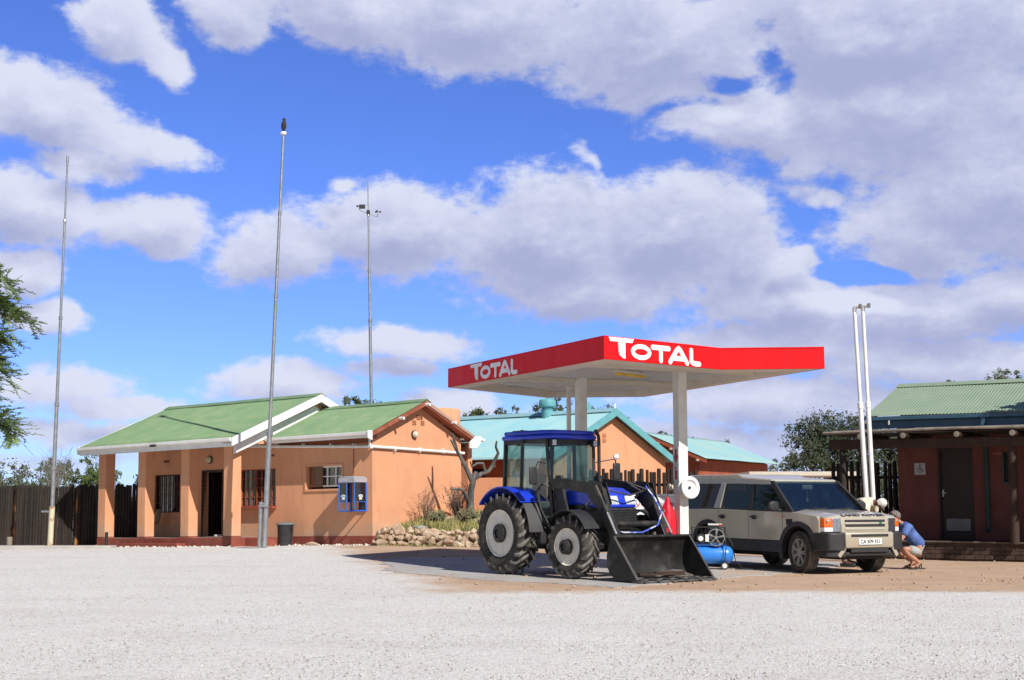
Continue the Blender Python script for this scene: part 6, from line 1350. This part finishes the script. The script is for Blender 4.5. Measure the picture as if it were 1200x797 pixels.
# front
gp = MB(); gp.ext([(2.05, .76), (2.22, .76), (2.235, .85), (2.215, 1.0), (2.18, 1.035), (2.05, 1.035)], 'y', -.56, .56); gp = gp.build('grille_panel', bumperp, CR, bevel=.012)
for z0, z1 in ((.945, .985), (.855, .90)): MB().box(2.2, 2.238, -.47, .47, z0, z1).build('grille_slot', interior, gp, smooth=0)
MB().box(2.205, 2.240, -.48, .48, .903, .940).build('grille_bar', silver, gp, bevel=.008); MB().box(2.205, 2.242, -.48, .48, .80, .85).build('grille_bar', silver, gp, bevel=.008)
mb = MB(); mb.lathe([(0, 0), (.03, 0), (.03, .004), (0, .006)], (2.240, .36, .921), 'x', 20)
bg_ = mb.build('badge', mat('green_badge', (.02,.10,.05), None, 5, .3), gp); bg_.scale = (1, 1, 1)
for s in (-1, 1):
    hl = MB(); hl.ext([(2.04, s*.565), (2.215, s*.565), (2.205, s*.72), (2.14, s*.88), (2.04, s*.90)], 'z', .765, 1.012); hl = hl.build('headlight', mat('lamp_housing', (.50,.52,.56), (.3,.32,.36), 9, .25, metal=.6), CR, bevel=.008)
    for yy, zz, rr_ in ((.635, .89, .060), (.695, .945, .035), (.66, .81, .03)):
        MB().lathe([(0, .0), (rr_*.6, .004), (rr_, .03), (rr_*1.05, .03)], (2.18 if yy < .7 else 2.16, s*yy, zz), (1, s*.15, 0), 18).build('lamp_reflector', chrome, hl)
    pane('lens', [(2.225, s*.57, .77), (2.215, s*.735, .77), (2.215, s*.735, 1.008), (2.225, s*.57, 1.008)], hl, gl_clear, .004)
    io = MB(); io.ext([(2.212, s*.742), (2.146, s*.886), (2.03, s*.912), (2.03, s*.86), (2.15, s*.74)], 'z', .85, 1.008); io.build('indicator', orange_l, hl, bevel=.006)
    io = MB(); io.ext([(2.212, s*.742), (2.146, s*.886), (2.03, s*.912), (2.03, s*.86), (2.15, s*.74)], 'z', .768, .846); io.build('clear_marker', signw, hl, bevel=.006)
    cb = MB(); cb.ext([(2.335, s*.56), (2.325, s*.72), (2.24, s*.88), (2.05, s*.955), (1.90, s*.955), (1.90, s*.56)], 'z', .42, .755); cb.build('bumper_corner', blackp, CR, bevel=.03, seg=3)
    cb = MB(); cb.ext([(2.29, s*.50), (2.28, s*.72), (2.18, s*.88), (1.98, s*.93), (1.98, s*.5)], 'z', .31, .43); cb.build('lower_valance', blackp, CR, bevel=.02)
    mb = MB(); mb.bar((2.318, s*.575, .475), (2.290, s*.69, .325), .075, .03, up=(1, 0, 0)); mb.build('bumper_strut', bumperp, CR, bevel=.006)
bm_ = MB(); bm_.ext([(2.05, .47), (2.33, .47), (2.35, .50), (2.35, .74), (2.32, .762), (2.05, .762)], 'y', -.565, .565); bm_ = bm_.build('bumper', bumperp, CR, bevel=.015)
MB().box(2.30, 2.353, -.44, .44, .675, .725).build('air_intake', interior, bm_, smooth=0); MB().box(2.20, 2.345, -.44, .44, .40, .468).build('lower_intake', interior, bm_, smooth=0)
mb = MB(); mb.box(2.15, 2.30, -.52, .52, .33, .40); mb.build('skid_plate', blackp, bm_, bevel=.015)
np_ = MB().box(2.352, 2.362, -.27, .27, .535, .645).build('number_plate', signw, CR, bevel=.003)
text('plate_lettering', 'CA 509·351', .098, blackp, np_, (2.3635, 0, .588), eul((0, 1, 0), (0, 0, 1)), .0015, sx=.98)
mb = MB(); mb.tube([(2.355, -.27, .53), (2.355, .27, .53)], .006, 6); mb.build('plate_frame', blackp, np_)
# wheels
def car_wheel(x, s, steer):
    wn = empty('wheel', (x, s*.80, .378), steer); wn.parent = CR; mb = MB(); r, h = .378, .128
    mb.lathe([(.245, -h*.8), (.28, -h), (.33, -h*1.02), (.365, -h*.86), (r, -h*.6), (r+.002, 0), (r, h*.6), (.365, h*.86), (.33, h*1.02), (.28, h), (.245, h*.8)], (0, 0, 0), 'y', 56, close=True); ty = mb.build('tyre', rubber, wn, smooth=50)
    mb = MB()
    for k in range(56):
        a = 2*math.pi*k/56
        for y0, y1, da in ((-.105, -.045, 0), (-.035, .035, .05), (.045, .105, 0)):
            c = Vector((math.cos(a+da), 0, math.sin(a+da))); t_ = Vector((-c.z, 0, c.x)); mb.obox(c*(r+.001)+Vector((0, (y0+y1)/2, 0)), c*.006, t_*.014, Vector((0, (y1-y0)/2, 0)))
    mb.build('tread_blocks', rubber_d, ty, smooth=0)
    rimm = mat('dusty_alloy', (.44,.41,.36), (.34,.30,.26), 5, .45, metal=.5, dirt=(.4,.3,.2,.6)); mb = MB()
    mb.lathe([(.25, -s*h*.8), (.25, s*h*.86), (.235, s*h*.86), (.225, s*h*.5), (.22, -s*h*.6)], (0, 0, 0), 'y', 48, close=True); rm = mb.build('rim', rimm, wn)
    mb = MB()
    for k in range(7):
        a = 2*math.pi*k/7
        for d in (-.10, .10):
            p0 = (.06*math.cos(a+d*2), s*h*.62, .06*math.sin(a+d*2)); p1 = (.232*math.cos(a+d), s*h*.74, .232*math.sin(a+d)); mb.bar(p0, p1, .022, .03, up=(0, 1, 0))
    mb.lathe([(0, 0), (.075, 0), (.07, s*.05), (0, s*.055)], (0, s*h*.35, 0), 'y', 20); mb.build('spokes', rimm, rm)
    MB().lathe([(0, 0), (.215, 0), (.215, s*.02), (0, s*.02)], (0, 0, 0), 'y', 32).build('brake_disc', interior, wn)
for x, st_ in ((FX, -9), (-FX, 0)):
    for s in (-1, 1): car_wheel(x, s, st_)
# ================================================================== people
def skinned(name, nodes, edges, m, parent, root=0, sub=2, smooth=True):
    """nodes: (x, y, z, rx[, ry]) joints of a skeleton; a Skin modifier grows one continuous surface over them"""
    me = bpy.data.meshes.new(name); bm = bmesh.new(); ly = bm.verts.layers.skin.verify(); vs = [bm.verts.new(n[:3]) for n in nodes]
    for a, b in edges: bm.edges.new((vs[a], vs[b]))
    for v, n in zip(vs, nodes): v[ly].radius = (n[3], n[4] if len(n) > 4 else n[3])
    vs[root][ly].use_root = True; bm.to_mesh(me); bm.free(); me.materials.append(m)
    o = bpy.data.objects.new(name, me); COL.objects.link(o); o.parent = parent
    k = o.modifiers.new('skin', 'SKIN'); k.use_smooth_shade = True; k.branch_smoothing = .6
    k = o.modifiers.new('sub', 'SUBSURF'); k.levels = sub; k.render_levels = sub
    return o
class Sk:
    def __init__(s): s.n = []; s.e = []; s.ix = {}
    def j(s, key, p, r, par=None, r2=None):
        s.ix[key] = len(s.n); s.n.append((*p, r) if r2 is None else (*p, r, r2))
        if par is not None: s.e.append((s.ix[par], s.ix[key]))
def hand(s, wrist, key, p, fwd, out, sc=1.):
    """palm + thumb + four separate curled fingers"""
    p = Vector(p); f = Vector(fwd).normalized(); o = Vector(out).normalized(); d = f.cross(o).normalized()
    s.j(key+'p', p+f*.045, .030, wrist, .020); s.j(key+'k', p+f*.085, .034, key+'p', .018)
    for i, (off, L) in enumerate(((-.030, .070), (-.010, .080), (.010, .074), (.030, .058))):
        b = p+f*.095+o*off; s.j(f'{key}f{i}a', b+f*.01, .0095, key+'k'); s.j(f'{key}f{i}b', b+f*L*.55+d*.012, .009, f'{key}f{i}a'); s.j(f'{key}f{i}c', b+f*L*.8+d*.04, .0075, f'{key}f{i}b')
    s.j(key+'t1', p+f*.045-o*.038+d*.01, .012, key+'p'); s.j(key+'t2', p+f*.075-o*.055+d*.03, .0095, key+'t1')
# --- man crouching at the front wheel (local x = the way he faces)
PM = empty('person', (8.02, 27.2, .0), 187); tag(PM, 'grey haired man in blue shirt and pale shorts squatting beside the front car wheel', 'person')
s = Sk(); hip = (-.12, 0, .40)
s.j('pel', hip, .14, None, .12); s.j('bel', (.0, 0, .50), .135, 'pel', .125); s.j('che', (.15, 0, .70), .15, 'bel', .13); s.j('upc', (.26, 0, .83), .12, 'che', .10); s.j('nek', (.34, 0, .91), .055, 'upc')
s.j('hd1', (.385, 0, .955), .066, 'nek'); s.j('hd2', (.425, 0, 1.00), .088, 'hd1', .082); s.j('hd3', (.435, 0, 1.05), .086, 'hd2', .082); s.j('hd4', (.435, 0, 1.09), .06, 'hd3')
s.j('nos', (.505, 0, .985), .018, 'hd2'); 
for sg_, nm in ((1, 'l'), (-1, 'r')):
    s.j('ear'+nm, (.42, sg_*.093, 1.005), .018, 'hd2')
    s.j('sh'+nm, (.27, sg_*.19, .82), .07, 'upc'); s.j('el'+nm, (.40, sg_*.24, .58), .045, 'sh'+nm); s.j('wr'+nm, (.60, sg_*.15, .52), .028, 'el'+nm); hand(s, 'wr'+nm, 'h'+nm, (.60, sg_*.15, .52), (1, -sg_*.3, -.15), (0, -sg_*1 if sg_ > 0 else -1, .1))
    s.j('hp'+nm, (-.03, sg_*.13, .31), .09, 'pel'); s.j('th'+nm, (.16, sg_*.17, .36), .085, 'hp'+nm); s.j('kn'+nm, (.36, sg_*.20, .40), .062, 'th'+nm); s.j('ca'+nm, (.18, sg_*.17, .24), .058, 'kn'+nm); s.j('an'+nm, (.0, sg_*.14, .115), .036, 'ca'+nm)
    s.j('he'+nm, (-.05, sg_*.14, .065), .036, 'an'+nm); s.j('ba'+nm, (.12, sg_*.15, .045), .040, 'an'+nm, .026); s.j('to'+nm, (.20, sg_*.155, .035), .032, 'ba'+nm, .02)
skinned('body', s.n, s.e, skin, PM)
c = Sk(); c.j('pel', (-.13, 0, .42), .155, None, .13); c.j('bel', (.0, 0, .52), .165, 'pel', .155); c.j('che', (.14, 0, .70), .19, 'bel', .165); c.j('upc', (.25, 0, .82), .17, 'che', .145); c.j('col', (.315, 0, .89), .095, 'upc')
for sg_, nm in ((1, 'l'), (-1, 'r')): c.j('sh'+nm, (.265, sg_*.20, .815), .112, 'upc'); c.j('el'+nm, (.36, sg_*.235, .64), .078, 'sh'+nm)
skinned('shirt', c.n, c.e, blueshirt, PM)
c = Sk(); c.j('pel', (-.10, 0, .44), .150, None, .13); c.j('bum', (-.13, 0, .36), .135, 'pel', .125)
for sg_, nm in ((1, 'l'), (-1, 'r')): c.j('hp'+nm, (.0, sg_*.14, .33), .112, 'bum'); c.j('th'+nm, (.16, sg_*.175, .365), .108, 'hp'+nm); c.j('kn'+nm, (.26, sg_*.19, .385), .095, 'th'+nm)
skinned('shorts', c.n, c.e, khaki, PM)
g = random.Random(4)
def hair(u, v):
    a = u*2*math.pi; ph = v*1.75-.0; d = Vector((math.sin(ph)*math.cos(a), math.sin(ph)*math.sin(a), math.cos(ph))); d = Matrix.Rotation(R(-38), 3, 'Y') @ d
    r = 1+.03*math.sin(9*a+v*14)+.02*math.sin(23*a)
    return (.425+d.x*.108*r, d.y*.100*r, 1.035+d.z*.104*r)
mb = MB(); mb.grid(hair, 40, 14); mb.build('hair', hairg, PM, solid=.012, smooth=60)
for sg_ in (-1, 1):
    MB().lathe([(0, 0), (.009, .0), (.007, .006), (0, .008)], (.497, sg_*.03, 1.015), (1, sg_*.2, 0), 8).build('eye', interior, PM)
    mb = MB(); mb.ext([(-.09, -.045), (.1, -.05), (.2, -.045), (.25, 0), (.2, .04), (.1, .045), (-.09, .04), (-.11, 0)], 'z', .002, .022); mb.v = [(x, y+sg_*.15, z) for x, y, z in mb.v]
    sa = mb.build('sandal', blackp, PM, bevel=.005); mb = MB(); yb = sg_*.15
    for x0, hgt in ((.0, .125), (.11, .075)): mb.tube([(x0, yb-.05, .02), (x0-.01, yb-.035, hgt*.8), (x0-.015, yb, hgt), (x0-.01, yb+.035, hgt*.8), (x0, yb+.05, .02)], .011, 6)
    mb.build('strap', blackp, sa)
MB().tube([(.485, -.03, .945), (.492, 0, .943), (.485, .03, .945)], .005, 5).build('mouth', mat('lip', (.28,.10,.08), None, 4, .6), PM)
# --- man bent over the bonnet from the far side (local x = the way he leans)
PB2 = empty('person', (6.86, 28.1, 0), -36, sc=1.07); tag(PB2, 'man in a cream shirt and white cap bending over behind the car bonnet', 'person')
s = Sk(); s.j('pel', (0, 0, .93), .135, None, .12); s.j('bel', (.14, 0, 1.08), .12, 'pel', .12); s.j('che', (.34, 0, 1.20), .14, 'bel', .13); s.j('upc', (.50, 0, 1.24), .11, 'che', .10); s.j('nek', (.60, 0, 1.22), .055, 'upc')
s.j('hd1', (.655, 0, 1.20), .07, 'nek'); s.j('hd2', (.70, 0, 1.185), .086, 'hd1', .08); s.j('hd3', (.76, 0, 1.18), .080, 'hd2', .076); s.j('nos', (.70, 0, 1.085), .018, 'hd2')
for sg_, nm in ((1, 'l'), (-1, 'r')):
    s.j('ear'+nm, (.69, sg_*.09, 1.175), .018, 'hd2')
    s.j('sh'+nm, (.48, sg_*.19, 1.20), .07, 'upc'); s.j('el'+nm, (.50, sg_*.24, .93), .045, 'sh'+nm); s.j('wr'+nm, (.58, sg_*.18, .72), .028, 'el'+nm); hand(s, 'wr'+nm, 'h'+nm, (.58, sg_*.18, .72), (.3, -sg_*.2, -1), (0, sg_*1, 0))
    s.j('hp'+nm, (.0, sg_*.10, .86), .10, 'pel'); s.j('th'+nm, (.03, sg_*.12, .66), .08, 'hp'+nm); s.j('kn'+nm, (.06, sg_*.13, .47), .058, 'th'+nm); s.j('ca'+nm, (.01, sg_*.13, .30), .055, 'kn'+nm); s.j('an'+nm, (-.03, sg_*.13, .10), .038, 'ca'+nm); s.j('ba'+nm, (.10, sg_*.14, .05), .042, 'an'+nm, .03); s.j('to'+nm, (.18, sg_*.145, .04), .034, 'ba'+nm, .025)
skinned('body', s.n, s.e, skin_d, PB2)
c = Sk(); c.j('pel', (.02, 0, .98), .165, None, .15); c.j('bel', (.14, 0, 1.09), .16, 'pel', .155); c.j('che', (.34, 0, 1.205), .18, 'bel', .16); c.j('upc', (.49, 0, 1.235), .165, 'che', .14); c.j('col', (.57, 0, 1.225), .09, 'upc')
for sg_, nm in ((1, 'l'), (-1, 'r')): c.j('sh'+nm, (.475, sg_*.20, 1.195), .112, 'upc'); c.j('el'+nm, (.49, sg_*.235, 1.0), .078, 'sh'+nm)
skinned('shirt', c.n, c.e, shirtw, PB2)
c = Sk(); c.j('wai', (.03, 0, 1.02), .145, None, .13); c.j('pel', (0, 0, .93), .155, 'wai', .14)
for sg_, nm in ((1, 'l'), (-1, 'r')): c.j('hp'+nm, (.0, sg_*.11, .83), .118, 'pel'); c.j('th'+nm, (.03, sg_*.125, .6), .10, 'hp'+nm); c.j('kn'+nm, (.05, sg_*.13, .42), .085, 'th'+nm); c.j('cu'+nm, (-.02, sg_*.13, .13), .07, 'kn'+nm)
skinned('trousers', c.n, c.e, khaki, PB2)
mb = MB(); mb.lathe([(.090, -.05), (.093, 0), (.086, .035), (.062, .07), (0, .085)], (.725, 0, 1.205), (.75, 0, .35), 24); mb.build('cap', capw, PB2)
mb = MB(); mb.lathe([(0, 0), (.02, 0), (.02, .01), (0, .012)], (.80, 0, 1.24), (.75, 0, .35), 8); mb.build('cap_button', capw, PB2)
for sg_ in (-1, 1): mb = MB(); mb.ext([(-.08, -.045), (.1, -.05), (.22, -.03), (.22, .03), (.1, .05), (-.08, .045)], 'z', .0, .07); mb.v = [(x, y+sg_*.14, z) for x, y, z in mb.v]; mb.build('shoe', blackp, PB2, bevel=.02)
